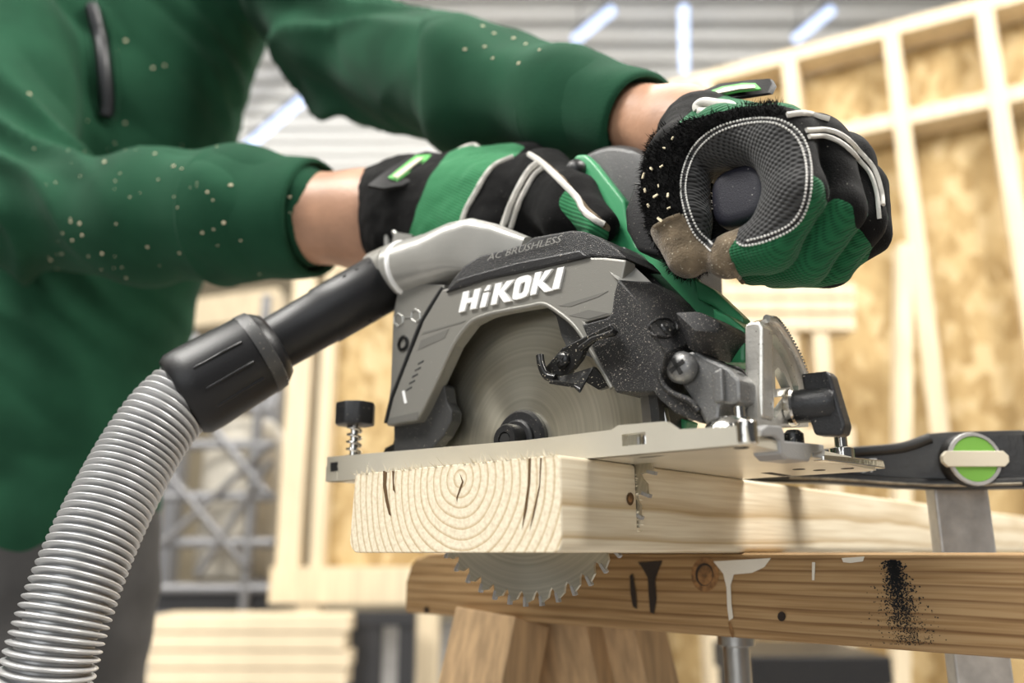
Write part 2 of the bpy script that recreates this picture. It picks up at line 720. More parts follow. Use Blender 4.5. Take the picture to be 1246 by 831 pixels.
M['chrome'] = mat('chrome', (0.68, 0.66, 0.62), 0.16, 1.0, var=0.1, vscale=60, bump=0.15, bscale=300, speck=((0.3, 0.27, 0.22), 800, 0.72))
M['cast_silver'] = mat('cast_silver', (0.62, 0.6, 0.55), 0.27, 0.6, var=0.12, vscale=60, bump=0.25, bscale=500, speck=((0.2, 0.18, 0.15), 900, 0.7))
M['steel'] = mat('steel', (0.45, 0.44, 0.42), 0.3, 1.0, bump=0.1, bscale=400)
M['zinc'] = mat('zinc', (0.36, 0.36, 0.36), 0.38, 0.5, bump=0.15, bscale=900, speck=((0.5, 0.46, 0.4), 900, 0.7))
M['zinc_dark'] = mat('zinc_dark', (0.17, 0.17, 0.168), 0.4, 0.5, bump=0.25, bscale=900, speck=((0.45, 0.42, 0.36), 1300, 0.67))
M['black_metal'] = mat('black_metal', (0.018, 0.018, 0.018), 0.28, 0.4, speck=((0.5, 0.45, 0.36), 900, 0.67))
M['saw_green'] = mat('saw_green', (0.045, 0.29, 0.12), 0.36, bump=0.1, bscale=900)
M['groove_shade'] = mat('groove_shade', (0.17, 0.165, 0.15), 0.45, 0.3, bump=0.12, bscale=1800)  # guard grey darkened, the shade of the grooves put into the colour
M['white_paint'] = mat('white_paint', (0.8, 0.8, 0.79), 0.4)
M['navy'] = mat('navy', (0.011, 0.011, 0.019), 0.55, spec=0.35, bump=0.25, bscale=1400, speck=((0.4, 0.38, 0.36), 700, 0.74))
M['hole'] = mat('hole', (0.006, 0.006, 0.006), 0.8)
M['skin'] = mat('skin', (0.42, 0.235, 0.15), 0.45, var=0.14, vscale=35, bump=0.3, bscale=300, spec=0.4)
M['sweat'] = mat('sweat', (0.0145, 0.058, 0.031), 0.95, var=0.16, vscale=14, bump=0.45, bscale=900, sheen=0.04, spec=0.05)
M['trousers'] = mat('trousers', (0.05, 0.048, 0.047), 0.9, var=0.2, vscale=15, bump=0.3, bscale=700)
M['zip'] = mat('zip', (0.012, 0.013, 0.016), 0.45)
M['glove_black'] = mat('glove_black', (0.005, 0.005, 0.005), 0.8, var=0.3, vscale=60, bump=0.4, bscale=1200, sheen=0.03, spec=0.1, speck=((0.25, 0.24, 0.2), 900, 0.76))
M['terry'] = mat('terry', (0.005, 0.005, 0.005), 0.95, bump=0.8, bscale=700, spec=0.1)
M['suede'] = mat('suede', (0.15, 0.115, 0.075), 0.95, var=0.35, vscale=120, bump=0.8, bscale=900, sheen=0.25, spec=0.1, speck=((0.45, 0.4, 0.3), 700, 0.68))
M['piping'] = mat('piping', (0.62, 0.6, 0.55), 0.7, bump=0.3, bscale=900)
M['thread'] = mat('thread', (0.72, 0.71, 0.68), 0.7)
M['label_green'] = mat('label_green', (0.13, 0.5, 0.12), 0.6)
M['cream_print'] = mat('cream_print', (0.72, 0.66, 0.52), 0.6)
M['strap'] = mat('strap', (0.012, 0.012, 0.012), 0.6, spec=0.3, bump=0.2, bscale=900)
M['sawdust'] = mat('sawdust', (0.75, 0.66, 0.46), 0.9)
M['hose'] = mat('hose', (0.46, 0.46, 0.46), 0.32, 0.35, bump=0.05, bscale=600)
M['hose_gap'] = mat('hose_gap', (0.1, 0.1, 0.1), 0.6)
M['iron'] = mat('iron', (0.016, 0.016, 0.017), 0.4, 0.3, var=0.4, vscale=30, bump=0.3, bscale=250, col2=(0.05, 0.048, 0.045))
M['worn_paint'] = mat('worn_paint', (0.3, 0.26, 0.19), 0.6, var=0.4, vscale=90)
M['galvanised'] = mat('galvanised', (0.55, 0.545, 0.53), 0.4, 0.45, var=0.2, vscale=50, bump=0.2, bscale=200)
M['green_badge'] = mat('green_badge', (0.2, 0.46, 0.075), 0.5)
M['splinter'] = mat('splinter', (0.82, 0.74, 0.57), 0.9)
M['crack'] = mat('crack', (0.1, 0.055, 0.02), 0.95)
M['knot'] = mat('knot', (0.2, 0.1, 0.035), 0.8, var=0.4, vscale=300)
M['white_drip'] = mat('white_drip', (0.62, 0.58, 0.5), 0.55, bump=0.2, bscale=400)
M['tar'] = mat('tar', (0.018, 0.01, 0.006), 0.35)
M['board_wood'] = wood('board_wood', (0.77, 0.69, 0.53), (0.52, 0.4, 0.24), (0.0665, 0.037), 60.0, 0.6, 2.8, 0.4)
M['beam_wood'] = wood('beam_wood', (0.36, 0.235, 0.115), (0.19, 0.105, 0.045), (0.09, 0.07), 46.0, 0.7, 5.0, 0.85)
M['stud_wood'] = mat('stud_wood', (0.66, 0.55, 0.38), 0.75, var=0.12, vscale=6, stretch=(8, 8, 0.7))
M['pale_wood'] = mat('pale_wood', (0.72, 0.6, 0.42), 0.75, var=0.1, vscale=5)
M['leg_wood'] = mat('leg_wood', (0.42, 0.28, 0.15), 0.75, var=0.2, vscale=14, stretch=(10, 10, 1))
M['osb'] = osb('osb', (0.34, 0.23, 0.095), (0.47, 0.34, 0.16), (0.58, 0.45, 0.25))
M['concrete'] = mat('concrete', (0.3, 0.29, 0.28), 0.8, var=0.15, vscale=3)
M['roof_sheet'] = mat('roof_sheet', (0.72, 0.72, 0.7), 0.5)
M['roof_gap'] = mat('roof_gap', (0.2, 0.2, 0.19), 0.7)
M['far_wall'] = mat('far_wall', (0.4, 0.34, 0.24), 0.8, var=0.2, vscale=1.2)
M['tube_light'] = mat('tube_light', (0.8, 0.85, 1.0), 0.4, emit=((0.5, 0.65, 1.0), 1.15))
M['alu'] = mat('alu', (0.3, 0.3, 0.31), 0.45, 0.5)
M['black_steel'] = mat('black_steel', (0.02, 0.02, 0.022), 0.6)
M['white_wrap'] = mat('white_wrap', (0.75, 0.7, 0.6), 0.5)
M['knit_dark'] = stripes('knit_dark', (0.013, 0.115, 0.045), (0.005, 0.055, 0.021), 3100, tuple(E2 * 0.75 + E1 * 0.45 - EZ * .48), bump=0.9, second=tuple(EZ * 0.8 + E1 * 0.5))
M['knit_green'] = stripes('knit_green', (0.033, 0.2, 0.08), (0.016, 0.12, 0.047), 2900, tuple(np.array([0.5, -0.2, 0.84])), bump=0.5)
M['mesh'] = stripes('mesh', (0.05, 0.05, 0.05), (0.003, 0.003, 0.003), 2300, tuple(EZ), bump=0.9, dist=0.0008, second=tuple(E1 * 0.8 + E2 * 0.6), rough=0.6)


def blade_mat():
    m = bpy.data.materials.new('blade_steel')
    m.use_nodes = True
    nt = m.node_tree
    b = nt.nodes['Principled BSDF']
    b.inputs['Metallic'].default_value = 0.85
    b.inputs['Roughness'].default_value = 0.3
    b.inputs['Anisotropic'].default_value = 0.85
    tg = nd(nt, 'ShaderNodeTangent', direction_type='RADIAL', axis='X')
    nt.links.new(tg.outputs['Tangent'], b.inputs['Tangent'])
    tc = nd(nt, 'ShaderNodeTexCoord')
    ln = nd(nt, 'ShaderNodeVectorMath', operation='LENGTH')
    nt.links.new(tc.outputs['Object'], ln.inputs[0])
    cx = nd(nt, 'ShaderNodeCombineXYZ')
    nt.links.new(ln.outputs['Value'], cx.inputs[0])
    n = nd(nt, 'ShaderNodeTexNoise')
    n.inputs['Scale'].default_value = 420
    n.inputs['Detail'].default_value = 4
    nt.links.new(cx.outputs[0], n.inputs['Vector'])
    rp = ramp(nt, [(0.3, (0.4, 0.38, 0.31)), (0.7, (0.55, 0.525, 0.44))])
    nt.links.new(n.outputs['Fac'], rp.inputs['Fac'])
    nt.links.new(rp.outputs['Color'], b.inputs['Base Color'])
    bp = nd(nt, 'ShaderNodeBump')
    bp.inputs['Strength'].default_value = 0.12
    bp.inputs['Distance'].default_value = 0.0003
    nt.links.new(n.outputs['Fac'], bp.inputs['Height'])
    nt.links.new(bp.outputs['Normal'], b.inputs['Normal'])
    return m


M['blade'] = blade_mat()
# ------------------------------------------------------------------ the hall
FL = -EYE


def structure(name, geo, m, label, **kw):
    return solo(name, geo, m, label, None, (0, 0, 0), kind='structure', **kw)


structure('floor', box((0, 2500, FL - 60), AXW, (9000, 8500, 60)), M['concrete'], 'grey concrete floor of the timber workshop')
CZ = 4300.0
prof = []
y = -1200.0
while y < 11000:
    prof += [(y, CZ), (y + 175, CZ), (y + 190, CZ + 150), (y + 285, CZ + 150), (y + 300, CZ)]
    y += 300.0
V, Fq = [], []
for yy, zz in prof:
    V += [(-9000, yy, zz), (9000, yy, zz)]
for i in range(len(prof) - 1):
    Fq.append([2 * i, 2 * i + 1, 2 * i + 3, 2 * i + 2])
n0 = len(V)
V += [(-9000, prof[0][0], CZ + 220), (9000, prof[0][0], CZ + 220), (-9000, prof[-1][0], CZ + 220), (9000, prof[-1][0], CZ + 220)]
Fq.append([n0, n0 + 1, n0 + 3, n0 + 2])
structure('ceiling', (np.array(V), Fq), M['roof_sheet'], 'white trapezoidal sheet roof with deep grooves')
structure('wall_back', box((0, 11000, 1900), AXW, (9000, 60, 2700)), M['far_wall'], 'tan far wall of the workshop hall')

structure('wall_left', box((-8900, 4300, 1900), AXW, (60, 6700, 2700)), M['far_wall'], 'tan side wall of the hall behind the operator')
structure('wall_right', box((8900, 4300, 1900), AXW, (60, 6700, 2700)), M['far_wall'], 'tan side wall of the hall beyond the timber stud wall')

# bluish tube lamps hanging under the roof
def tube_lamp(pxa, pxb, w, label):
    z = CZ - 260
    a, b = PZ(pxa[0], pxa[1], z), PZ(pxb[0], pxb[1], z)
    t = thing('tube_lamp', label, 'lamp', (a + b) / 2, group='tube lamps under the roof')
    mk('diffuser', tube([a, a * .5 + b * .5, b], w, 8), M['tube_light'], t, smooth=60)
    x, yv, tt = frame_of(b - a)
    mk('housing', box((a + b) / 2 + EZ * (w + 14), (x, tt, EZ), (w * 0.7, np.linalg.norm(b - a) / 2, 14)), M['alu'], t)
    for k in (0.15, 0.85):
        p = a * (1 - k) + b * k
        mk('hanger', tube([p + EZ * (w + 26), p + EZ * 260], 8, 6), M['alu'], t)


tube_lamp((296, 182), (372, 118), 45, 'bluish tube lamp glimpsed between chest and raised sleeve')
tube_lamp((700, 48), (745, 12), 40, 'slanting bluish tube lamp above the raised sleeve')
tube_lamp((833, 84), (832, 10), 40, 'bluish tube lamp pointing straight at the clenched glove')
tube_lamp((968, 48), (1012, 12), 40, 'slanting bluish tube lamp over the timber framed wall')

# timber framed wall with board sheathing
WD = np.array([0.88, -0.475, 0.0]); WD /= np.linalg.norm(WD)
WN = np.array([-WD[1], WD[0], 0.0])          # away from the lens
WO = W(990, 165, 3040) * np.array([1, 1, 0])


def wall_tz(px, py, off=0.0):
    d = ray(px, py)
    t = (WO + WN * off).dot(WN) / d.dot(WN)
    p = d * t
    return (p - WO).dot(WD), p[2]


def wpt(t, z, n=0.0):
    return WO + WD * t + EZ * z + WN * n


RW = np.stack([WD, WN, EZ], axis=1)
frame = thing('timber_wall_frame', 'tall timber stud wall sheathed with golden chipboard, behind the clenched glove', 'wall frame', wpt(0, FL), RW)
ztop = wall_tz(1080, 28)[1]
znog = wall_tz(1100, 142)[1]
zlow = FL + 45


def wbox(t0, t1, z0, z1, n0, n1):
    return box(wpt((t0 + t1) / 2, (z0 + z1) / 2, (n0 + n1) / 2), (WD, WN, EZ), ((t1 - t0) / 2, (z1 - z0) / 2 if False else (n1 - n0) / 2, (z1 - z0) / 2))


tl, tr = -900.0, 2300.0
stud_t = [wall_tz(963, 110)[0], wall_tz(1091, 100)[0], wall_tz(1207, 70)[0]]
gap = stud_t[1] - stud_t[0]
stud_t = [stud_t[0] - 2 * gap * 0.9, stud_t[0] - gap * 0.9] + stud_t + [stud_t[2] + gap, stud_t[2] + 2 * gap]
for tt in stud_t:
    mk('stud', wbox(tt - 29, tt + 29, FL + 45, ztop - 55, 0, 140), M['stud_wood'], frame, bev=2)
for a, b in zip(stud_t[:-1], stud_t[1:]):
    mk('noggin', wbox(a + 29, b - 29, znog - 30, znog + 30, 5, 140), M['stud_wood'], frame, bev=2)
    mk('sheathing_panel', wbox(a + 2 - 0, b - 2, FL + 10, ztop - 56, 141, 156), M['osb'], frame)
mk('top_plate', wbox(stud_t[0] - 60, stud_t[-1] + 60, ztop - 55, ztop, 0, 140), M['stud_wood'], frame, bev=2)
mk('bottom_plate', wbox(stud_t[0] - 60, stud_t[-1] + 60, FL, FL + 45, 0, 140), M['stud_wood'], frame, bev=2)

# plank leaning against it
a, b = W(1099, 300, 2350), W(1096, 640, 2300)
a2 = a + (a - b) * 0.0
b2 = b + (b - a) * ((FL - b[2]) / (b[2] - a[2]))
solo('loose_plank', beam(a2, b2, 45, 40), M['stud_wood'], 'pale plank leaning upright in front of the golden chipboard sheathing', 'plank', b2, bev=2)


# flat panels that stand facing the lens
def panel_frame(name, label, depth, x0, x1, y0, y1, studs, rails, sheets, stretch_floor=True, wood_m='stud_wood'):
    o = W((x0 + x1) / 2, y1, depth)
    o[2] = FL
    r = thing(name, label, 'wall frame', o)
    for xs, w, top, bot in studs:
        p, q = W(xs, top, depth), W(xs, bot, depth)
        z1, z0 = p[2], (FL if bot >= 800 else q[2])
        mk('stud', box((W(xs, (top + bot) / 2, depth)[0], depth + 50, (z0 + z1) / 2), AXW, (w / 2, 50, (z1 - z0) / 2)), M[wood_m], r, bev=2)
    for xa, xb, ya, yb in rails:
        p, q = W(xa, ya, depth), W(xb, yb, depth)
        mk('rail', box(((p[0] + q[0]) / 2, depth + 45, (p[2] + q[2]) / 2), AXW, ((q[0] - p[0]) / 2, 55, (p[2] - q[2]) / 2)), M[wood_m], r, bev=2)
    for xa, xb, ya, yb in sheets:
        p, q = W(xa, ya, depth), W(xb, yb, depth)
        mk('sheathing_panel', box(((p[0] + q[0]) / 2, depth + 112, (p[2] + q[2]) / 2), AXW, ((q[0] - p[0]) / 2, 9, (p[2] - q[2]) / 2)), M['osb'], r)
    return r


panel_frame('panel_frame', 'chipboard panel with pale studs behind the rear of the saw', 3300, 330, 560, 300, 735,
            [(360, 88, 330, 690), (394, 48, 330, 690), (545, 60, 330, 690), (372, 80, 735, 830), (520, 80, 735, 830)],
            [(330, 570, 690, 735), (342, 570, 300, 330)], [(402, 560, 328, 692)])
panel_frame('window_frame_panel', 'pale timber frame with an opening behind the front of the saw', 2700, 850, 1050, 340, 700,
            [(1018, 50, 402, 830), (862, 48, 402, 830), (968, 36, 402, 520)],
            [(850, 1040, 345, 362), (850, 1040, 365, 380), (850, 1040, 384, 402), (850, 1040, 520, 545)], [(872, 958, 402, 520), (872, 1008, 545, 720)])

# scaffold with two ladders and braces
o = W(265, 740, 3600); o[2] = FL
sc_ = thing('scaffold', 'grey tubular scaffold with diagonal braces beside the operator', 'scaffold', o)
for dd in (3600, 4100):
    for xs in (205, 325):
        p = W(xs, 360, dd)
        mk('upright', tube([(p[0], dd, FL), (p[0], dd, p[2] * 0.5), (p[0], dd, p[2])], 24, 8), M['alu'], sc_, smooth=60)
    for yy in (430, 497, 541, 604, 660, 716):
        p, q = W(196, yy, dd), W(334, yy, dd)
        mk('crossbar', tube([p, (p + q) / 2, q], 22, 8), M['alu'], sc_, smooth=60)
    for (xa, ya), (xb, yb) in (((200, 570), (300, 690)), ((240, 700), (330, 560)), ((200, 660), (330, 540)), ((210, 460), (325, 600))):
        p, q = W(xa, ya, dd - 30), W(xb, yb, dd - 30)
        mk('brace', tube([p, (p + q) / 2, q], 16, 6), M['alu'], sc_, smooth=60)
mk('platform', box(W(262, 726, 3850), AXW, (330, 240, 45)), M['black_steel'], sc_, bev=4)

p = W(296, 600, 3850)
p[2] = W(262, 716, 3850)[2] + 40
zt = W(296, 512, 3850)[2]
solo('wrapped_bundle', lathe((p[0], 3850, p[2]), EZ, [(0, 160), (20, 180), ((zt - p[2]) * .8, 182), ((zt - p[2]) * .95, 150), (zt - p[2], 110)], 20), M['white_wrap'],
     'cream wrapped bundle standing on the scaffold platform', 'bundle', (p[0], 3850, p[2]), smooth=50)
q = W(282, 390, 4600)
solo('timber_offcut', beam(W(225, 388, 4700), W(345, 372, 4700), 180, 170), M['stud_wood'], 'thick tan timber on the rack beyond the scaffold', 'timber', q, bev=4)

# rack that carries that timber
rk = thing('timber_rack', 'grey post rack holding a thick tan timber', 'rack', (q[0], 4700, FL))
for xs in (232, 338):
    p = W(xs, 398, 4700)
    mk('post', box((p[0], 4700, (FL + W(xs, 388, 4700)[2] - 85) / 2), AXW, (35, 60, (W(xs, 388, 4700)[2] - 85 - FL) / 2)), M['alu'], rk, bev=3)

# stack of pale planks, each its own plank
for i, (ya, yb, xa, xb) in enumerate([(749, 769, 185, 424), (771, 791, 180, 418), (793, 813, 180, 424), (815, 835, 178, 420)]):
    p, q = W(xa, ya, 3000), W(xb, yb, 3000)
    solo('pale_plank', box(((p[0] + q[0]) / 2, 3110, (p[2] + q[2]) / 2), AXW, ((q[0] - p[0]) / 2, 110, (p[2] - q[2]) / 2 - 0.5)), M['pale_wood'],
         ['pale plank on top of the low stack under the scaffold', 'second plank from the top of the low pale stack', 'third plank from the top of the low pale stack', 'bottom plank of the low pale stack'][i],
         'plank', ((p[0] + q[0]) / 2, 3110, q[2]), group='planks in the low stack', bev=3)
p = W(300, 835, 3000)
tb = thing('plank_trestle', 'pale wooden trestle carrying the low stack of planks', 'trestle', (p[0], 3110, FL))
zt = W(300, 835, 3000)[2] - 1
for xs in (-220, 220):
    mk('leg', box((p[0] + xs, 3110, (FL + zt) / 2), AXW, (40, 90, (zt - FL) / 2)), M['stud_wood'], tb, bev=3)
# black trestle
t = W(455, 770, 3200)
bt = thing('black_trestle', 'black steel trestle standing under the chipboard panel', 'trestle', (t[0], 3200, FL))
mk('top_bar', beam(W(432, 752, 3150), W(506, 752, 3150), 70, 50), M['black_steel'], bt, bev=3)
for xs in (438, 456, 496):
    p = W(xs, 760, 3150)
    mk('leg', box((p[0], 3150, (FL + p[2]) / 2), AXW, (28, 28, (p[2] - FL) / 2)), M['black_steel'], bt)

# pale beams stacked further off to the right, under the sawhorse
for i, (ya, yb) in enumerate([(742, 772), (776, 806)]):
    p, q = W(690, ya, 3600), W(870, yb, 3600)
    solo('long_beam', box(((p[0] + q[0]) / 2, 3650, (p[2] + q[2]) / 2), AXW, ((q[0] - p[0]) / 2, 60, (p[2] - q[2]) / 2 - .5)), M['pale_wood'],
         ['upper pale beam glimpsed under the sawhorse', 'lower pale beam glimpsed under the sawhorse'][i], 'beam', (p[0], 3650, q[2]), group='pale beams under the sawhorse', bev=3)

p, q = W(915, 797, 1800), W(1082, 830, 1800)
cz_ = p[2]
ch = thing('tool_chest', 'black tool chest standing on the floor under the sawhorse', 'chest', ((p[0] + q[0]) / 2, 1960, FL))
mk('body', box(((p[0] + q[0]) / 2, 1960, (FL + cz_ - 60) / 2), AXW, ((q[0] - p[0]) / 2, 150, (cz_ - 60 - FL) / 2)), M['black_steel'], ch, bev=6)
mk('lid', box(((p[0] + q[0]) / 2, 1955, cz_ - 30), AXW, ((q[0] - p[0]) / 2 + 8, 162, 29)), M['black_plastic'], ch, bev=6)
# ------------------------------------------------------------------ sawhorse
BL, BR = W(497, 680, 757), W(1222, 678, 432)
BL[2] = BR[2] = 0
BD = (BR - BL) / np.linalg.norm(BR - BL)
BN = np.array([-BD[1], BD[0], 0.0])           # away from the lens
BLEN = np.linalg.norm(BR - BL) + 330
RB = np.stack([BD, BN, EZ], axis=1)
BH, BT = 50.0, 62.0


def bpt(t, n, z):
    return BL + BD * t + BN * n + EZ * z


horse = thing('sawhorse', 'worn brown wooden sawhorse with paint drips on its top beam', 'sawhorse', bpt(BLEN / 2, BT / 2, FL), RB)
# top beam: worn end and rounded edges
rings = []
ts = [0, 6, 10, 14, 24] + list(np.linspace(40, BLEN, 40))
for i, t in enumerate(ts):
    zt = [-9.0, -8, -4, -4.5, -1.5][i] if i < 5 else 0.0
    tt = t + 0
    ring = [(BT, 0 + zt), (BT - 3, zt), (3.0, zt), (0.8, -1.2 + zt), (0, -3.2 + zt), (0, -BH / 2), (0, -BH + 3), (1, -BH + .8), (3, -BH), (BT - 3, -BH), (BT, -BH + 3)]
    ring[0] = (BT, zt - 3)
    wob = 0.5 * noise.noise(Vector((t * 0.02, 3.3, 0)))
    skew = (4.0 if i == 0 else 0)
    rings.append([bpt(tt + (skew if zz > -25 else -skew * .4), nn + wob, zz) for nn, zz in ring])
mk('top_beam', loft(rings), M['beam_wood'], horse, smooth=35)
beam_ob = horse.ob.children[0]


def on_beam(px, py, lift=0.0):
    d = ray(px, py)
    t = (BL - BN * lift).dot(BN) / d.dot(BN)
    return d * t


def patch(name, pxs, m, thick=0.5, parent=None, root=None, fn=on_beam):
    a = [fn(x, y, -0.6) for x, y in pxs]
    b = [fn(x, y, thick) for x, y in pxs]
    return mk(name, loft([a, b]), m, root or horse, parent=parent)


patch('white_paint_drip', [(868, 683), (905, 681), (938, 679), (930, 690), (915, 697), (893, 699), (889, 712), (890, 735), (892, 752), (887, 755), (885, 740), (884, 715), (880, 698), (872, 688)], M['white_drip'], 0.9, beam_ob)
patch('white_paint_drip', [(988, 684), (992, 684), (991, 706), (988, 706)], M['white_drip'], 0.7, beam_ob)
patch('white_paint_drip', [(1024, 679), (1052, 677), (1050, 683), (1035, 685), (1026, 684)], M['white_drip'], 0.7, beam_ob)
patch('tar_drip', [(776, 684), (806, 682), (801, 694), (797, 706), (799, 728), (796, 747), (791, 745), (789, 722), (788, 703), (782, 692)], M['tar'], 0.7, beam_ob)
patch('tar_drip', [(766, 700), (770, 698), (774, 722), (775, 741), (770, 738), (767, 722)], M['tar'], 0.7, beam_ob)
patch('tar_drip', [(886, 757), (889, 757), (893, 770), (892, 777), (888, 770)], M['knot'], 0.4, beam_ob)
patch('knot', arc_px(858, 699, 17, 21, 0, 345, 23), M['knot'], 0.35, beam_ob)
patch('knot', arc_px(857, 699, 11, 14, 0, 345, 23), M['tar'], 0.5, beam_ob)
patch('knot', arc_px(858, 700, 9, 12, 0, 345, 23), M['knot'], 0.65, beam_ob)
patch('nail_head', arc_px(951, 750, 5, 6, 0, 330, 11), M['tar'], 0.8, beam_ob)
patch('nail_head', arc_px(519, 742, 3, 4, 0, 330, 11), M['tar'], 0.8, beam_ob)
# scorched smear of fine black grains
gr = []
for i in range(3000):
    cy = random.uniform(682, 785)
    k = (cy - 682) / 103
    sx = 7 + 18 * k
    dens = random.gauss(0, 1)
    cx = 1086 + 20 * k + dens * (5 + 15 * k) * (0.6 if random.random() < .6 else 1.1)
    if random.random() < k * 0.55:
        continue
    r = random.uniform(0.3, 1.15) * (1.4 - 0.7 * k)
    c = on_beam(cx, cy, 0.25)
    ang = random.uniform(0, 6)
    gr.append(([c + r * 0.42 * (math.cos(ang + 2 * math.pi * j / 5) * BD + math.sin(ang + 2 * math.pi * j / 5) * EZ) for j in range(5)] + [c + BN * 1.0], [[0, 1, 2, 3, 4], [0, 5, 1], [1, 5, 2], [2, 5, 3], [3, 5, 4], [4, 5, 0]]))
mk('black_smear', join(*gr), M['hole'], horse, parent=beam_ob, kind='stuff', recalc=False)

# legs: splayed pairs under both ends of the beam
def leg(tc, n0, n1, lean, w):
    a, b = bpt(tc, n0, -BH + 2), bpt(tc + lean, n1, FL)
    mk('leg', beam(a, b, w, 40, BN), M['leg_wood'], horse, bev=1.5)


leg(105, 10, -170, -55, 66)
leg(120, BT - 6, BT + 190, 30, 92)
leg(165, BT + 14, BT + 215, 60, 60)
leg(BLEN - 110, 10, -170, 40, 72)
leg(BLEN - 110, BT - 10, BT + 190, 40, 72)
a = bpt(40, BT + 120, -520)
mk('brace', beam(bpt(90, -90, -480), bpt(135, BT + 110, -480), 70, 24), M['leg_wood'], horse, bev=1.5)

# ------------------------------------------------------------------ the board being cut
BW, BTH, BLG = 157.0, 45.0, 1500.0
board = thing('timber_board', 'pale planed spruce board being cut, growth rings on its end', 'board', CORNER, RS)


def bd(s, u, z):
    return CORNER + s * E2 + u * E1 + z * EZ


CU, CZB, RB_ = 77.6, 63.0, 92.0            # blade centre and radius in the saw frame
sec = []
rr = 4.5
for cx, cz, a0 in ((BW - rr, BTH - 2.5, 0), (rr * .6, BTH - 2.5, 90), (rr, rr, 180), (BW - rr * 1.6, rr * 1.6, 270)):
    r_ = 2.4 if cz > 20 else (rr if cx < 50 else rr * 1.6)
    for k in range(5):
        a = math.radians(a0 + 90 * k / 4)
        sec.append((cx + r_ * math.cos(a) + (BW - rr - cx + rr - r_ if a0 in (0, 270) and False else 0), cz + r_ * math.sin(a)))
sl = [bd(s, u, z) for s in (0,) for u, z in sec]
ends = [[bd(s, u, z) for u, z in sec] for s in [0, 0.8] + list(np.linspace(20, BLG, 12))]
ends[0] = [bd(0, BW / 2 + (u - BW / 2) * 0.993, BTH / 2 + (z - BTH / 2) * 0.98) for u, z in sec]
bob = mk('board', loft(ends), M['board_wood'], board, smooth=30)
# the saw cut: everything the blade has swept, coming from the operator's side
cut = []
for k in range(41):
    a = math.radians(90 + 180 * k / 40)
    cut.append((CU - math.cos(math.radians(90 - 180 * k / 40)) * (RB_ + 0.6), CZB + math.sin(math.radians(90 - 180 * k / 40)) * (RB_ + 0.6)))
cut = cut + [(BW + 60, CZB - RB_ - .6), (BW + 60, CZB + RB_ + .6)]
r_ = Root(None, (0, 0, 0), RI)
cutter = mk('kerf_cutter', loft([[S(u, v, z) for u, z in cut] for v in (-1.5, 1.5)]), M['splinter'], Root(board.ob, board.o, board.R))
mod = bob.modifiers.new('kerf', 'BOOLEAN')
mod.object = cutter
mod.operation = 'DIFFERENCE'
mod.solver = 'EXACT'
bpy.context.view_layer.update()
dg = bpy.context.evaluated_depsgraph_get()
nm = bpy.data.meshes.new_from_object(bob.evaluated_get(dg))
bob.modifiers.clear()
bob.data = nm
nm.name = 'board'
cm = cutter.data
bpy.data.objects.remove(cutter)
bpy.data.meshes.remove(cm)
nm.shade_smooth()
nm.set_sharp_from_angle(angle=math.radians(30))


def on_end(px, py, lift=0.0):
    d = ray(px, py)
    n = -E2
    return d * ((CORNER + n * lift).dot(n) / d.dot(n))


def on_side(px, py, lift=0.0):
    d = ray(px, py)
    n = -E1
    return d * ((CORNER + n * lift).dot(n) / d.dot(n))


def sliver(name, pxs, m, fn, par=None):
    a = [fn(x, y, -1.2) for x, y in pxs]
    b = [fn(x, y, 0.18) for x, y in pxs]
    return mk(name, loft([a, b]), m, board, parent=par)


sliver('crack', [(466, 573), (471, 573), (470, 590), (472, 606), (476, 628), (473, 626), (469, 610), (466, 592)], M['crack'], on_end)
sliver('crack', [(477, 573), (480, 572), (479, 585), (481, 600), (478, 596)], M['crack'], on_end)
sliver('crack', [(559, 575), (564, 586), (562, 592), (557, 605), (556, 611), (555, 606), (560, 591), (562, 586)], M['crack'], on_end)
sliver('crack', [(643, 558), (646, 557), (645, 588), (641, 620), (635, 644), (637, 625), (642, 590)], M['crack'], on_end)
sliver('crack', [(657, 557), (659, 557), (657, 592), (650, 626), (644, 646), (650, 616), (656, 590)], M['crack'], on_end)
kn = sliver('knot', arc_px(767, 607, 4.5, 8, 0, 330, 11), M['crack'], on_side)
sliver('knot_core', arc_px(767, 607, 2.5, 4.5, 0, 330, 11), M['knot'], lambda x, y, l: on_side(x, y, l + 0.3), kn)
# torn fibres along the top of the cut end
fz = []
for i in range(230):
    u = random.uniform(2, BW - 1)
    L = random.choice([1.5, 2, 2.5, 3, 3.5, 5.5]) * random.uniform(.6, 1.2)
    if 10 < u < 40 or u > 100:
        L *= 1.15
    c = bd(random.uniform(-.3, .6), u, BTH - .6)
    d = EZ * random.uniform(.4, 1.1) - E2 * random.uniform(0, .7) + E1 * random.uniform(-.7, .7)
    w = random.uniform(.25, .6)
    fz.append(([c - E1 * w, c + E1 * w, c + E2 * w - EZ * .2, c + d * L], [[0, 1, 3], [1, 2, 3], [2, 0, 3]]))
for i in range(60):
    z = random.uniform(10, BTH)
    c = S(-0.2, random.choice([-1.7, 1.7]), z)
    d = -E1 * random.uniform(.3, 1.5) - E2 * random.uniform(-1.2, 1.2) + EZ * random.uniform(-.6, .6)
    w = .35
    fz.append(([c - EZ * w, c + EZ * w, c + E2 * w, c + d * random.uniform(.5, 1.6)], [[0, 1, 3], [1, 2, 3], [2, 0, 3]]))
mk('splinters', join(*fz), M['splinter'], board, kind='stuff', recalc=False)

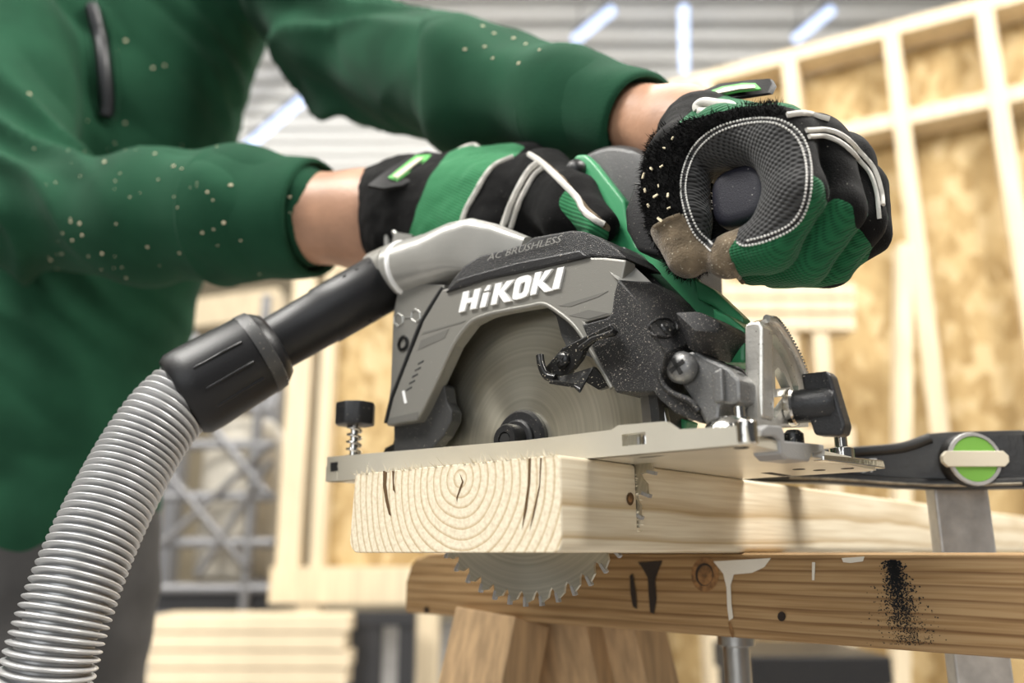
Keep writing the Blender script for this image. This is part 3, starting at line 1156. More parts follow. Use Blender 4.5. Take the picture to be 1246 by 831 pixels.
# ------------------------------------------------------------------ the screw clamp that holds the board down
bar = W(1175, 640, 560)
clamp = thing('bar_clamp', 'black iron bar clamp with a green badge holding the board on the sawhorse', 'clamp', (bar[0], 560, -190))
mk('bar', box((bar[0], 566, (-260 + 62) / 2), AXW, (17.8, 6.5, (62 + 260) / 2)), M['galvanised'], clamp, bev=1.5)
ad = np.array([-0.93, 0.36, 0.0]); ad /= np.linalg.norm(ad)
an = np.array([ad[1], -ad[0], 0.0])           # to the lens
an = -an if an[1] > 0 else an
A0 = np.array([bar[0], 553.0, 0])


def cl(d, z, n):
    return A0 + ad * d + EZ * z + an * n


out = [(-38, 76), (6, 77), (20, 76.5), (34, 71), (62, 69.5), (100, 68), (150, 63), (168, 57), (168, 50), (130, 48.5), (80, 45.5), (40, 41.5), (10, 39.5), (-38, 39.5)]
arm = mk('arm', loft([[cl(d, z, n) for d, z in out] for n in (-12, 7)]), M['iron'], clamp, bev=3.5)
for rim in (([(18, 73), (36, 67.5), (62, 66), (100, 64.5), (145, 60)]), ([(-34, 43), (10, 43), (40, 45), (80, 49), (118, 51), (142, 53)])):
    mk('rib', tube([cl(d, z, 7) for d, z in catmull(rim, 6)], 3.6, 8), M['iron'], clamp, parent=arm, smooth=60)
mk('rib', tube([cl(d, z, 9.6) for d, z in catmull([(-30, 42), (10, 42), (40, 44), (80, 48), (108, 50)], 6)], 1.3, 6), M['worn_paint'], clamp, parent=arm, smooth=60, label='strip worn to bare tan metal')
bc = W(1183, 559, 541)
pl = lambda prof: lathe(bc, -an * 0 + np.array([0.0, -1, 0.0]), prof, 28)
bd_ = mk('badge', pl([(-8, 17.5), (1, 17.5), (2.6, 16.4), (3, 15)]), M['iron'], clamp, smooth=40)
mk('badge_rim', pl([(2.4, 17), (4, 16.6), (4, 14.6), (2.6, 14.4)]), M['galvanised'], clamp, parent=bd_, smooth=40)
mk('badge_face', pl([(2, 14.5), (3.6, 14.3), (3.6, 0.1)]), M['green_badge'], clamp, parent=bd_)
band = [(-21, -2), (-18, -5), (18, -5), (21, -2), (21, 2), (18, 5), (-18, 5), (-21, 2)]
mk('badge_band', loft([[bc + np.array([x, -d, z]) for x, z in band] for d in (1.0, 4.6)]), M['cream_print'], clamp, parent=bd_, bev=.5)
# bolt hook at the far end of the arm and the lower jaw under the beam
mk('pad', lathe(cl(152, 45.2, -2), EZ, [(0, 13), (2.0, 13), (3, 8), (7, 8)], 20), M['iron'], clamp, smooth=40)
lowz = -112.0
lj = mk('sliding_arm', box(cl(70, lowz, -2), (ad, an, EZ), (100, 10, 13)), M['iron'], clamp, bev=3)
mk('spindle', lathe(cl(152, lowz - 60, -2), EZ, [(0, 9), (110, 9), (111, 12.5), (121, 12.5), (122, 1)], 20), M['steel'], clamp, smooth=40)
mk('grip', lathe(cl(152, lowz - 170, -2), EZ, [(0, 14), (4, 18), (100, 16), (110, 9)], 20), M['leg_wood'], clamp, smooth=40)
# ------------------------------------------------------------------ the circular saw
PT = 45.0                                    # top of the board, under the base plate
saw = thing('circular_saw', 'grey, black and green cordless circular saw cutting through the pale board', 'power saw', S(60, 20, PT), RS)


def recenter(ob, p, root):
    c = to_local(root, [p])[0]
    ob.data.transform(Matrix.Translation(-Vector(c)))
    ob.location = Vector(c)


def smk(name, geo, m, parent=None, **kw):
    return mk(name, geo, M[m] if isinstance(m, str) else m, saw, parent=parent, **kw)


# --- base plate: machined edge rail on the blade side, flat sole, window, holes
VE = 40.5                                    # v of the near edge
zb = PT
u_f = PUZ(912, 540, VE)[0]
u_r = PUZ(397, 580, VE)[0]


def top_z(px, py):
    return PUZ(px, py, VE)


rail_top = [top_z(398, 556), top_z(640, 535.5), top_z(744, 523), top_z(752, 517.5), top_z(809, 512.5), top_z(823, 522.5), top_z(908, 517.5)]
rail = [(u_r, zb)] + rail_top + [(u_f, zb)]
win = [PUZ(757, 543, VE), PUZ(786, 541, VE), PUZ(786, 525.5, VE), PUZ(757, 528, VE)]
# rail with a real window: ring of faces around it
plate = smk('base_plate', box(S((u_f + u_r) / 2 + 2, (VE - 2 - 122) / 2, zb + 1.6), AXS, ((u_r - u_f) / 2 - 5, (VE + 120) / 2, 1.6)), 'plate', bev=.5)
um = [win[0][0], win[1][0]]
wz = [win[0][1], win[2][1]]


def rail_h(u):
    pts = sorted(rail_top)
    return float(np.interp(u, [p[0] for p in pts], [p[1] for p in pts]))


lo_u, hi_u = min(um), max(um)
left = [(hi_u, zb), (hi_u, rail_h(hi_u))] + sorted([p for p in rail_top if p[0] > hi_u]) + [(u_r, zb)]
right = [(u_f, zb)] + sorted([p for p in rail_top if p[0] < lo_u]) + [(lo_u, rail_h(lo_u)), (lo_u, zb)]
low = [(lo_u, zb), (hi_u, zb), (hi_u, wz[0]), (lo_u, wz[0])]
hi = [(lo_u, wz[1]), (hi_u, wz[1]), (hi_u, rail_h(hi_u)), (lo_u, rail_h(lo_u))]
smk('edge_rail', join(*[prism_uz(q, VE - 5, VE) for q in (left, right, low, hi)]), 'plate', plate, smooth=30)
smk('window_floor', prism_uz([(lo_u, zb), (hi_u, zb), (hi_u, wz[1]), (lo_u, wz[1])], VE - 16, VE - 13), 'zinc', plate)
smk('screw', lathe(S((lo_u + hi_u) / 2 - 2, VE - 9, wz[0]), EZ, [(0, 4), (10, 4)], 14), 'chrome', plate, smooth=40)
# front edge: bright rounded nose, grey latch, steel post
smk('nose', lathe(S(u_f + 3.5, VE - 4.5, zb + .4), EZ, [(0, 4.4), (.6, 5), (9.5, 5), (10.2, 4.4)], 20), 'chrome', plate, smooth=40)
rf = [(u_f + 3, zb + .2), (u_f + 3, zb + 5), (u_f + 9, zb + 6), (u_f + 12, zb + .2)]
smk('front_rail', loft([[S(u, v, z) for u, z in rf] for v in (-121, VE - 4)]), 'plate', plate, bev=.4)


def on_sole(px, py):
    return PZ(px, py, zb)


for (x, y) in ((902, 545), (972, 571), (997, 572), (1031, 570)):
    c = on_sole(x, y)
    smk('sole_hole', lathe(c - EZ * .15, EZ, [(0, 3.4), (.4, 3.4)], 16), 'hole', plate)
c = on_sole(945, 577)
smk('sole_slot', box(c + EZ * .05, AXS, (3, 14, .2)), 'hole', plate)


def vz(px, py, u):                            # pixel on the plane u = const -> v, z
    d = ray(px, py)
    t = (u + K0.dot(E1)) / d.dot(E1)
    p = d * t - K0
    return -p.dot(E2), p[2]


def uprism(px_pts, u0, u1, ut=None):
    q = [vz(x, y, u1 if ut is None else ut) for x, y in px_pts]
    return loft([[S(u0, v, z) for v, z in q], [S(u1, v, z) for v, z in q]])


uf2 = u_f + 1.5
smk('latch', uprism([(927, 522), (934, 517), (951, 518), (955, 526), (955, 536), (1003, 541), (1003, 549), (988, 552), (985, 562), (958, 559), (951, 552), (949, 536), (944, 531), (928, 531)], uf2 + 14, uf2), 'zinc', plate, bev=1)
smk('latch_block', uprism([(990, 545), (1004, 547), (1004, 558), (990, 556)], uf2 + 12, uf2 + 1), 'zinc', plate, bev=.6)
v_, z_ = vz(1027, 556, u_f + 8)
smk('guide_post', lathe(S(u_f + 9, v_, zb + 1), EZ, [(0, 6.6), (9, 6.6), (9.6, 5.6), (9.8, 3.4), (16, 3.4), (16.4, 3)], 22), 'chrome', plate, smooth=40)
v_, z_ = vz(966, 538, u_f + 10)
smk('screw', lathe(S(u_f + 10, v_, zb + 5), EZ, [(0, 5), (7, 5), (9, 3)], 16), 'black_metal', plate, smooth=40)
smk('end_plate', uprism([(1003, 553), (1075, 560), (1078, 570), (1003, 560)], uf2 + 6, uf2), 'chrome', plate, bev=.8)

# --- rear clamping screw with spring
vk = 33.0
uk, _ = PUZ(430, 556, vk)
zk = lambda y: PUZ(430, y, vk)[1]
kn = smk('clamp_screw', lathe(S(uk, vk, zb + 3), EZ, [(0, 2.6), (zk(518) - zb, 2.6)], 12), 'chrome', smooth=40)
smk('washer', lathe(S(uk, vk, zb + 9), EZ, [(0, 7.5), (2.2, 7.5), (3, 5.8), (5, 5)], 20), 'chrome', kn, smooth=40)
hel = [S(uk, vk, zb + 12 + (zk(519) - zb - 12) * i / 90) + 4.4 * (math.cos(i * 2 * math.pi / 18) * E1 + math.sin(i * 2 * math.pi / 18) * E2) for i in range(91)]
smk('spring', tube(hel, 0.85, 6), 'chrome', kn, smooth=60)
hx = [S(uk, vk, 0) + 13.4 * (math.cos(math.pi / 4 * i + .4) * E1 + math.sin(math.pi / 4 * i + .4) * E2) for i in range(8)]
z0, z1 = zk(518), zk(491)
smk('knob', loft([[p + EZ * z0 for p in hx], [p + EZ * z1 for p in hx]]), 'black_plastic', kn, bev=1.6, smooth=40)
smk('mount_block', prism_uz([(u_r - 12, zb), (u_r - 12, zb + 10.2), (u_r + .5, zb + 10.2), (u_r + .5, zb)], VE - 9, VE + .4), 'plate', plate, bev=.5)
smk('mount_hole', prism([(402, 563), (410, 562), (410, 573), (402, 574)], VE, VE + .7), 'hole', plate)

# --- blade with carbide teeth
NT = 48
CB = S(CU, 0, CZB)
teeth_in, pts2 = [], []
for k in range(NT):
    a0 = 2 * math.pi * k / NT
    st = 2 * math.pi / NT
    for fr, r in ((0.0, RB_), (0.05, RB_ - 6.0), (0.16, RB_ - 8.2), (0.34, RB_ - 6.5), (0.5, RB_ - 3.2), (0.98, RB_ - 0.8)):
        a = a0 + st * fr
        pts2.append((r * math.cos(a), r * math.sin(a)))
ring_in = [(15 * math.cos(2 * math.pi * i / len(pts2)), 15 * math.sin(2 * math.pi * i / len(pts2))) for i in range(len(pts2))]
mid = []
for (x, z), i in zip(pts2, range(len(pts2))):
    a = math.atan2(z, x)
    mid.append((78 * math.cos(a), 78 * math.sin(a)))
rg = []
for v, seq in ((0.9, (ring_in, mid, pts2)), (-0.9, (pts2, mid, ring_in))):
    for ring in seq:
        rg.append([CB + x * E1 + z * EZ - v * E2 for x, z in ring])
blade = smk('blade', loft(rg), M['blade'], smooth=30)
recenter(blade, CB, saw)
tt = []
for k in range(NT):
    a = 2 * math.pi * (k + .02) / NT
    rad = math.cos(a) * E1 + math.sin(a) * EZ
    tan = -math.sin(a) * E1 + math.cos(a) * EZ
    tt.append(box(CB + rad * (RB_ - 2.2) - tan * .7, (rad, tan, E2), (2.6, .9, 1.35)))
for g in tt:
    smk('tooth', g, 'zinc', blade)
for c_ in list(blade.children):
    c_.matrix_parent_inverse = Matrix.Translation(-blade.location)
# arbor
ar = smk('arbor_flange', lathe(CB, -E2, [(0.8, 19), (4, 19), (6, 17.4), (6.2, 13), (8, 12.6), (9, 11.5), (9.2, 8)], 40), 'black_plastic', smooth=35)
smk('arbor_bolt', lathe(CB, -E2, [(6, 9.5), (16, 9.5), (18, 8.2), (18, 4.5), (12, 4.3), (12, .1)], 24), 'black_plastic', ar, smooth=35)
smk('bolt_socket', lathe(CB - E2 * 11, -E2, [(0, 4.1), (6.6, 4.1)], 6), 'hole', ar)

# --- blade guard
VF = 22.0
arc_in = [(470, 518), (507, 512), (515, 498), (533, 461), (552, 420), (572, 393), (590, 384), (609, 379), (642, 373), (662, 370)]
arc_out = [(478, 485), (497, 436), (515, 391), (538, 352)]
face_px = [(538, 352), (593, 339), (646, 328), (716, 313), (735, 313), (762, 316), (757, 340), (752, 362), (746, 383), (712, 392),
           (733, 430), (749, 474), (742, 470), (727, 440), (712, 414), (698, 395), (680, 380), (662, 370), (642, 373), (609, 379), (590, 384), (572, 393), (552, 420), (533, 461), (515, 498), (507, 512), (470, 518), (478, 485), (497, 436), (515, 391)]
fuz = [PUZ(x, y, VF) for x, y in face_px]
guard = smk('upper_guard', prism_uz(fuz, 12.5, VF), 'cast_grey', bev=1.5)
# bright bevelled lip along the blade opening
lip = [(533, 461), (552, 420), (572, 393), (590, 384), (609, 379), (642, 373), (662, 370), (680, 380), (698, 395), (712, 414), (727, 440), (745, 472)]
lp = catmull([P(x, y, VF - .4) for x, y in lip], 5)
smk('guard_lip', tube(lp, 1.4, 8), 'cast_grey', guard, smooth=60)
# back shell of the guard behind the blade and its rim
def ring_px(r, a0, a1, n):
    return [(CU + r * math.cos(math.radians(a0 + (a1 - a0) * i / n)), CZB + r * math.sin(math.radians(a0 + (a1 - a0) * i / n))) for i in range(n + 1)]


shell = ring_px(RB_ + 9, -14, 194, 40)
smk('guard_back', prism_uz([p for p in shell if p[1] > PT + 5] , -15, -9), 'dark_grey', guard)
outer, inner = ring_px(RB_ + 9, -8, 186, 40), ring_px(RB_ + 4, -8, 186, 40)
smk('guard_rim', prism_uz(outer + inner[::-1], -12, 13), 'dark_grey', guard, smooth=40)
# rear half of the shell, with the dust outlet cast on
rear_px = [(478, 383), (484, 352), (498, 345), (540, 346), (541, 356), (517, 393), (499, 438), (480, 487), (471, 519), (471, 500), (475, 469)]
rear = smk('rear_shell', prism(rear_px, -14, 15, 15), 'cast_grey', bev=1.2)
smk('rear_shell_bolt', lathe(P(491, 418, 15), -E2, [(-1, 5.6), (.8, 5.6), (1.2, 4.8), (1.2, 3.2), (-.6, 3), (-.6, .1)], 18), 'black_metal', rear, smooth=40)
for (x, y, n) in ((485, 389, 6), (506, 384, 6)):
    ring = [P(x + 6 * math.cos(2 * math.pi * i / n + .5), y + 8 * math.sin(2 * math.pi * i / n + .5), 15.3) for i in range(n + 1)]
    smk('cast_mark', tube(ring, .55, 5), 'cast_light', rear)
smk('cast_mark', tube([P(492, 387, 15.3), P(496, 386, 15.3), P(500, 386, 15.3)], .55, 5), 'cast_light', rear)
smk('seam', tube(catmull([P(x, y, VF - 4) for x, y in [(539, 351), (529, 366), (514, 391), (505, 412), (496, 436), (486, 462), (477, 486), (470, 515)]], 5), 1.7, 8), 'hole', guard, smooth=60)
# groove bands with their shade painted in darker grey, vent dashes, white mark
smk('groove_shade', prism([(512, 414), (546, 400), (541, 411), (508, 426)], VF - .5, VF + .25), 'groove_shade', guard)
smk('groove_shade', prism([(515, 404), (566, 390), (564, 392), (513, 407)], VF - .5, VF + .25), 'groove_shade', guard)
for i in range(5):
    x, y = 494 + i * 3.6, 474 - i * 8
    smk('vent', prism([(x, y), (x + 7, y - 4), (x + 7, y - 2), (x, y + 2)], VF - .5, VF + .2), 'dark_grey', guard)
smk('white_mark', prism([(489, 476), (492, 475), (495, 490), (492, 491)], VF - .5, VF + .3), 'white_paint', guard)
smk('groove_shade', prism([(473, 509), (509, 501), (508, 510), (471, 516)], VF - .5, VF + .2), 'groove_shade', guard)
# swept relief on the front of the guard, its shade painted as darker bands
smk('groove_shade', prism([(680, 372), (740, 354), (728, 361), (694, 373)], VF - .5, VF + .25), 'groove_shade', guard)
smk('groove_shade', prism([(692, 384), (716, 377), (740, 381), (716, 388)], VF - .5, VF + .25), 'groove_shade', guard)
ff = [P(728, 313, 17), P(762, 315, 12), P(792, 343, 12), P(752, 341, 24), P(746, 336, 24)]
smk('front_facet', loft([ff, [p + E2 * 8 - EZ * 3 for p in ff]]), 'cast_light', guard, bev=.5)  # same casting as the guard, its highlight put into the paler colour
# lower guard, dark, hanging at the back and showing again at the front of the opening
lg_px = [(479, 516), (509, 511), (518, 499), (534, 464), (541, 469), (544, 489), (550, 500), (549, 512), (540, 530), (526, 545), (500, 551), (479, 552)]
lg = smk('lower_guard', prism(lg_px, 6, 15, 15), 'dark_grey', bev=1.2)
smk('guard_lug', prism([(466, 552), (468, 545), (478, 540), (481, 528), (486, 528), (486, 553)], 0, 10), 'black_plastic', lg, bev=.6)
smk('lower_guard_front', prism([(664, 372), (680, 381), (700, 398), (716, 420), (722, 436), (712, 432), (690, 423), (683, 408), (677, 385)], 8, 12), 'dark_grey', lg)

# --- black crown over the guard with its faded lettering
crown_px = [(541, 354), (552, 338), (565, 323), (584, 311), (616, 303), (639, 296), (650, 288), (695, 280), (709, 281), (731, 289), (752, 303), (763, 315), (717, 312), (646, 327), (593, 338)]
cr_f = [PUZ(x, y, 20) for x, y in crown_px]
low_px = [(541, 356), (556, 340), (575, 334), (600, 327), (630, 319), (665, 312), (705, 304), (716, 312), (646, 328), (593, 339)]
crown = smk('guard_crown', loft([[S(u, -16, z) for u, z in cr_f], [S(u, 16, z) for u, z in cr_f], [P(x, y, 20) for x, y in crown_px]]), 'textured_black', bev=1.3)
smk('crown_ledge', prism(low_px, 18, 24, 24), 'black_plastic', crown, bev=1.0)


def text_mesh(body, size, shear=0.0):
    cu = bpy.data.curves.new('t', 'FONT')
    cu.body = body
    cu.size = size
    cu.shear = shear
    cu.extrude = 0
    cu.resolution_u = 2
    ob = bpy.data.objects.new('t', cu)
    COL.objects.link(ob)
    bpy.context.view_layer.update()
    me = bpy.data.meshes.new_from_object(ob.evaluated_get(bpy.context.evaluated_depsgraph_get()))
    v = np.array([p.co[:2] for p in me.vertices])
    f = [list(p.vertices) for p in me.polygons]
    bpy.data.objects.remove(ob)
    bpy.data.curves.remove(cu)
    bpy.data.meshes.remove(me)
    v = v - v.min(0)
    return v / v[:, 0].max(), f


def text_on(body, p0, p1, up, size, lift, name, m, root, parent, shear=0.2):
    v, f = text_mesh(body, 1.0, shear)
    h = v[:, 1].max()
    x = p1 - p0
    pts = [p0 + x * a + up * (b / h * size) + lift for a, b in v]
    return mk(name, (np.array(pts), f), m, root, parent=parent, recalc=False)


p0, p1 = P(594, 318, 20.4), P(686, 294.5, 20.4)
text_on('AC BRUSHLESS', p0, p1, EZ, 4.0, -E2 * 1.2, 'crown_lettering', M['cast_light'], saw, crown, 0.35)

# --- the raised maker's lettering on the guard
SC_ = 5.664
def z7(x, y):
    return 540 + x / SC_, 270 + y / SC_


glyphs = [
    [(108, 625), (140, 485), (182, 476), (172, 530), (205, 522), (218, 468), (262, 458), (228, 598), (186, 606), (198, 553), (164, 562), (150, 615)],
    [(252, 595), (278, 494), (320, 484), (296, 578), (290, 585)],
    [(282, 478), (310, 438), (330, 436), (318, 472)],
    [(328, 575), (362, 428), (408, 418), (394, 474), (440, 410), (494, 398), (424, 478), (472, 545), (420, 556), (382, 502), (370, 566)],
    [(588, 552), (632, 352), (668, 345), (652, 420), (694, 340), (748, 326), (688, 412), (750, 476), (698, 488), (652, 440), (634, 498), (596, 508)],
    [(750, 470), (790, 320), (836, 311), (800, 462)],
]
glyphs[4] = [(600, 508), (636, 352), (680, 343), (664, 408), (704, 340), (756, 326), (690, 412), (752, 474), (700, 486), (654, 440), (642, 498)]
LV = VF + 1.5
for g in glyphs:
    smk('letter', prism([z7(x, y) for x, y in g], VF - .4, LV, VF + .6), 'white_paint', guard)
oo = [(478, 520), (496, 420), (512, 392), (540, 378), (585, 368), (606, 376), (612, 396), (592, 485), (576, 512), (545, 528), (500, 538), (482, 534)]
oi = [(522, 492), (534, 436), (542, 422), (564, 414), (568, 420), (556, 476), (546, 490), (526, 496)]
q = []
for vv in (VF - .4, LV):
    q.append([P(*z7(x, y), VF + .6) - E2 * (vv - VF - .6) for x, y in oo])
    q.append([P(*z7(x, y), VF + .6) - E2 * (vv - VF - .6) for x, y in oi])
def ring_faces(A, B):
    """fill between two closed outlines of different counts"""
    bm = bmesh.new()
    va = [bm.verts.new(p) for p in A]
    vb = [bm.verts.new(p) for p in B]
    ed = [bm.edges.new((v[i], v[(i + 1) % len(v)])) for v in (va, vb) for i in range(len(v))]
    bmesh.ops.triangle_fill(bm, use_beauty=True, edges=ed)
    bm.verts.index_update()
    f = [[v.index for v in fc.verts] for fc in bm.faces]
    p = [np.array(v.co) for v in bm.verts]
    bm.free()
    return p, f
top = ring_faces(q[2], q[3])
w1 = loft([q[0], q[2]], cap=False)
w2 = loft([q[1], q[3]], cap=False)
smk('letter', join(top, w1, w2), 'white_paint', guard)

# --- dust outlet
def section(c, ax1, ax2, r1, r2, n=28, ex=2.0):
    o = []
    for i in range(n):
        a = 2 * math.pi * i / n
        ca, sa = math.cos(a), math.sin(a)
        o.append(c + ax1 * r1 * abs(ca) ** (2 / ex) * np.sign(ca) + ax2 * r2 * abs(sa) ** (2 / ex) * np.sign(sa))
    return o


duct_path = [(466, 338), (486, 330), (503, 325), (530, 318), (560, 309), (585, 306), (612, 311), (650, 318)]
dv = [10, 9, 8, 6, 3, 0, -2, -4]
pp = [P(x, y, v) for (x, y), v in zip(duct_path, dv)]
rad = [(19.5, 19.5, 2), (19.5, 19.5, 2), (19.5, 19.5, 2.1), (19.5, 19.5, 2.2), (19.5, 20, 3.2), (19, 20.5, 5), (17.5, 20, 6), (13, 16, 6)]
rings = []
for i in range(len(pp)):
    t = pp[min(i + 1, len(pp) - 1)] - pp[max(i - 1, 0)]
    t /= np.linalg.norm(t)
    s_ = -E2 - t * (-E2).dot(t)
    s_ /= np.linalg.norm(s_)
    w_ = np.cross(s_, t)
    if w_[2] < 0:
        w_ = -w_
    rings.append(section(pp[i], s_, w_, rad[i][1], rad[i][0], 32, rad[i][2]))
duct = smk('dust_outlet', loft(rings), 'cast_light', smooth=28)
ax = pp[1] - pp[0]
ax /= np.linalg.norm(ax)
smk('outlet_collar', lathe(pp[0] - ax * 3, ax, [(0, 18.6), (1, 20), (18, 20.4), (19, 19.4)], 36), 'cast_grey', duct, smooth=35)
smk('outlet_ring', lathe(pp[2] - ax * 8, ax, [(0, 19.6), (1, 21), (3, 21), (4, 19.6)], 36), 'white_paint', duct, smooth=35)
hk = [P(471, 300, -12), P(471, 281, -12), P(480, 280, -12), P(481, 299, -12)]
hook = smk('hose_hook', join(tube(catmull([P(472, 303, -8), P(472, 288, -8), P(476, 281, -8), P(482, 284, -8), P(484, 302, -8)], 5), 2.6, 8), beam(P(484, 292, -8), P(505, 295, -10), 10, 9)), 'cast_light', duct, smooth=40)

# --- black front cover with its two facets
fp = [(752, 340, 25), (795, 344, 12), (820, 362, 8), (830, 377, 7), (838, 398, 8), (836, 420, 12), (810, 432, 30), (806, 456, 24), (812, 473, 22), (840, 489, 18), (855, 510, 16), (853, 515, 16),
      (820, 502, 19), (804, 487, 21), (795, 477, 24), (750, 478, 25), (738, 456, 25), (724, 430, 25), (714, 409, 24), (708, 395, 24), (738, 387, 25), (744, 382, 25), (747, 358, 25), (778, 367, 35), (789, 392, 38)]
V3 = [P(*q) for q in fp]
nb = 23
back = [P(x, y, v) + E2 * (v + 9) for x, y, v in fp[:nb]]
Fq = [[0, 22, 21, 20, 19, 18, 17, 16, 15, 14, 13, 12, 11, 10, 9, 8, 7, 6, 24, 23], [0, 23, 24, 6, 5, 4, 3, 2, 1], [25 + i for i in range(nb)]]
for i in range(nb):
    j = (i + 1) % nb
    Fq.append([i, j, 25 + j, 25 + i])
cover = smk('front_cover', (np.array(V3 + back), Fq), 'textured_black', bev=.9, smooth=10)
smk('cover_rim', tube(catmull([P(x, y, v) for x, y, v in [(810, 434, 24), (803, 450, 24), (806, 466, 23), (818, 478, 22), (840, 488, 20), (850, 500, 19)]], 5), 1.6, 8), 'textured_black', cover, smooth=60)
fin = [(822, 380, 20), (850, 379, 18), (876, 392, 12), (886, 402, 8), (872, 418, 10), (857, 432, 14), (838, 425, 20)]
V3 = [P(*q) for q in fin] + [P(846, 402, 27), P(874, 405, 15)] + [P(x, y, v) + E2 * 26 for x, y, v in fin]
Fq = [[0, 1, 2, 8, 7], [2, 3, 8], [3, 4, 8], [4, 5, 7, 8], [5, 6, 7], [6, 0, 7], [9 + i for i in range(7)]] + [[i, (i + 1) % 7, 9 + (i + 1) % 7, 9 + i] for i in range(7)]
smk('dust_visor', (np.array(V3), Fq), 'textured_black', cover, bev=.8, smooth=30)


def cross_screw(c, axis, r, h, mt, parent, name='screw'):
    s = smk(name, lathe(c, axis, [(0, r), (h * .45, r), (h * .8, r * .8), (h, r * .4), (h * 1.02, .1)], 24), mt, parent, smooth=50)
    x, y, t = frame_of(axis)
    ca, sa = math.cos(.5), math.sin(.5)
    x, y = ca * x + sa * y, -sa * x + ca * y
    smk('cross_slot', join(box(np.array(c) + t * (h * .78), (x, y, t), (r * .55, r * .13, h * .3)), box(np.array(c) + t * (h * .78), (x, y, t), (r * .13, r * .55, h * .3))), 'hole', s)


def surf_of(ob, root):
    V = np.array([v.co[:] for v in ob.data.vertices]) * 1000 @ root.R.T + root.o
    su = Surf.__new__(Surf)
    su.t = BVHTree.FromPolygons([tuple(v) for v in V], [tuple(p.vertices) for p in ob.data.polygons])
    return su


cs_ = surf_of(cover, saw)
ovp = [(807 + 17 * math.cos(a), 399 + 11.5 * math.sin(a)) for a in np.linspace(0, 2 * math.pi, 24, endpoint=False)]
ovh = [cs_.hit(x, y, .25) for x, y in ovp]
fn = cs_.hit(812, 399)[1]
ov = [h[0] for h in ovh if h[0] is not None]
smk('screw_recess', loft([[p - fn * 1.0 for p in ov], ov]), 'hole', cover)
smk('recess_rim', tube(ov + ov[:2], .8, 6), 'textured_black', cover, smooth=60)
cross_screw(cs_.hit(813, 399, -1.5)[0], fn, 5.0, 3.6, 'black_metal', cover)

# --- hinge of the base plate
hg = smk('hinge_arm', prism([(824, 440), (832, 429), (846, 427), (858, 434), (872, 440), (886, 447), (900, 462), (901, 486), (892, 492), (876, 492), (874, 514), (858, 516), (846, 492), (834, 474), (825, 462)], -2, 17, 17), 'zinc_dark', bev=1.6)
smk('hinge_knuckle', lathe(P(884, 490, 8), EZ, [(0, 8.5), (1, 9.4), (13, 9.4), (14, 8.5)], 22), 'zinc_dark', hg, smooth=40)
smk('hinge_leg', prism([(858, 488), (880, 488), (882, 520), (862, 522), (854, 506)], -2, 12), 'zinc_dark', hg, bev=1.2)
smk('hinge_rib', prism([(868, 452), (878, 447), (880, 488), (868, 490)], 14, 20, 20), 'zinc_dark', hg, bev=1.0)
cross_screw(P(831.5, 448, 19), -E2, 8.0, 6.0, 'zinc_dark', hg, 'pivot_screw')
smk('wire_spring', tube(catmull([P(878, 447, 10), P(896, 448, 6), P(906, 458, 2), P(908, 480, 0), P(905, 502, 0)], 6), 1.2, 6), 'black_metal', hg, smooth=60)
smk('adjust_screw', lathe(P(900, 516, 14), EZ, [(0, 5), (3, 5), (3.4, 3), (8, 3)], 14), 'chrome', hg, smooth=40)
smk('foot_boss', lathe(P(890, 520, 12), EZ, [(-2, 13), (1, 12), (4, 9), (4.5, 3)], 22), 'chrome', plate, smooth=40)

# --- bevel quadrant and its wing knob
VQ = -8
ps = smk('quadrant_post', prism([(906, 508), (906, 398), (908, 393), (914, 391), (924, 391), (928, 398), (928, 508)], VQ - 4, VQ + 8, VQ + 8), 'cast_silver', bev=1.5)


def qd(px, py, n=0.0):                        # on the quadrant plate: a plane across the saw, u = const
    return None


UQ = PUZ(916, 450, VQ + 8)[0]
qz = [vz(x, y, UQ) for x, y in [(916, 520), (916, 393), (926, 389), (936, 393), (950, 412), (964, 438), (973, 464), (978, 490), (978, 520)]]
hole1 = [vz(x, y, UQ) for x, y in [(932, 410), (938, 407), (950, 426), (960, 450), (966, 470), (966, 490), (962, 482), (954, 456), (944, 434), (934, 420)]]
hole2 = [vz(x, y, UQ) for x, y in [(937, 452), (941, 448), (948, 455), (956, 472), (938, 474)]]
hole3 = [vz(x, y, UQ) for x, y in [(936, 484), (958, 482), (936, 512)]]
A, B1, B2, B3 = ([[S(u, v, z) for v, z in o] for u in (UQ - 2.5, UQ + 2.5)] for o in (qz, hole1, hole2, hole3))


def multi_fill(loops):
    bm = bmesh.new()
    ed = []
    for L in loops:
        vs = [bm.verts.new(p) for p in L]
        ed += [bm.edges.new((vs[i], vs[(i + 1) % len(vs)])) for i in range(len(vs))]
    bmesh.ops.triangle_fill(bm, use_beauty=True, edges=ed)
    bm.verts.index_update()
    r = ([np.array(v.co) for v in bm.verts], [[v.index for v in f.verts] for f in bm.faces])
    bm.free()
    return r


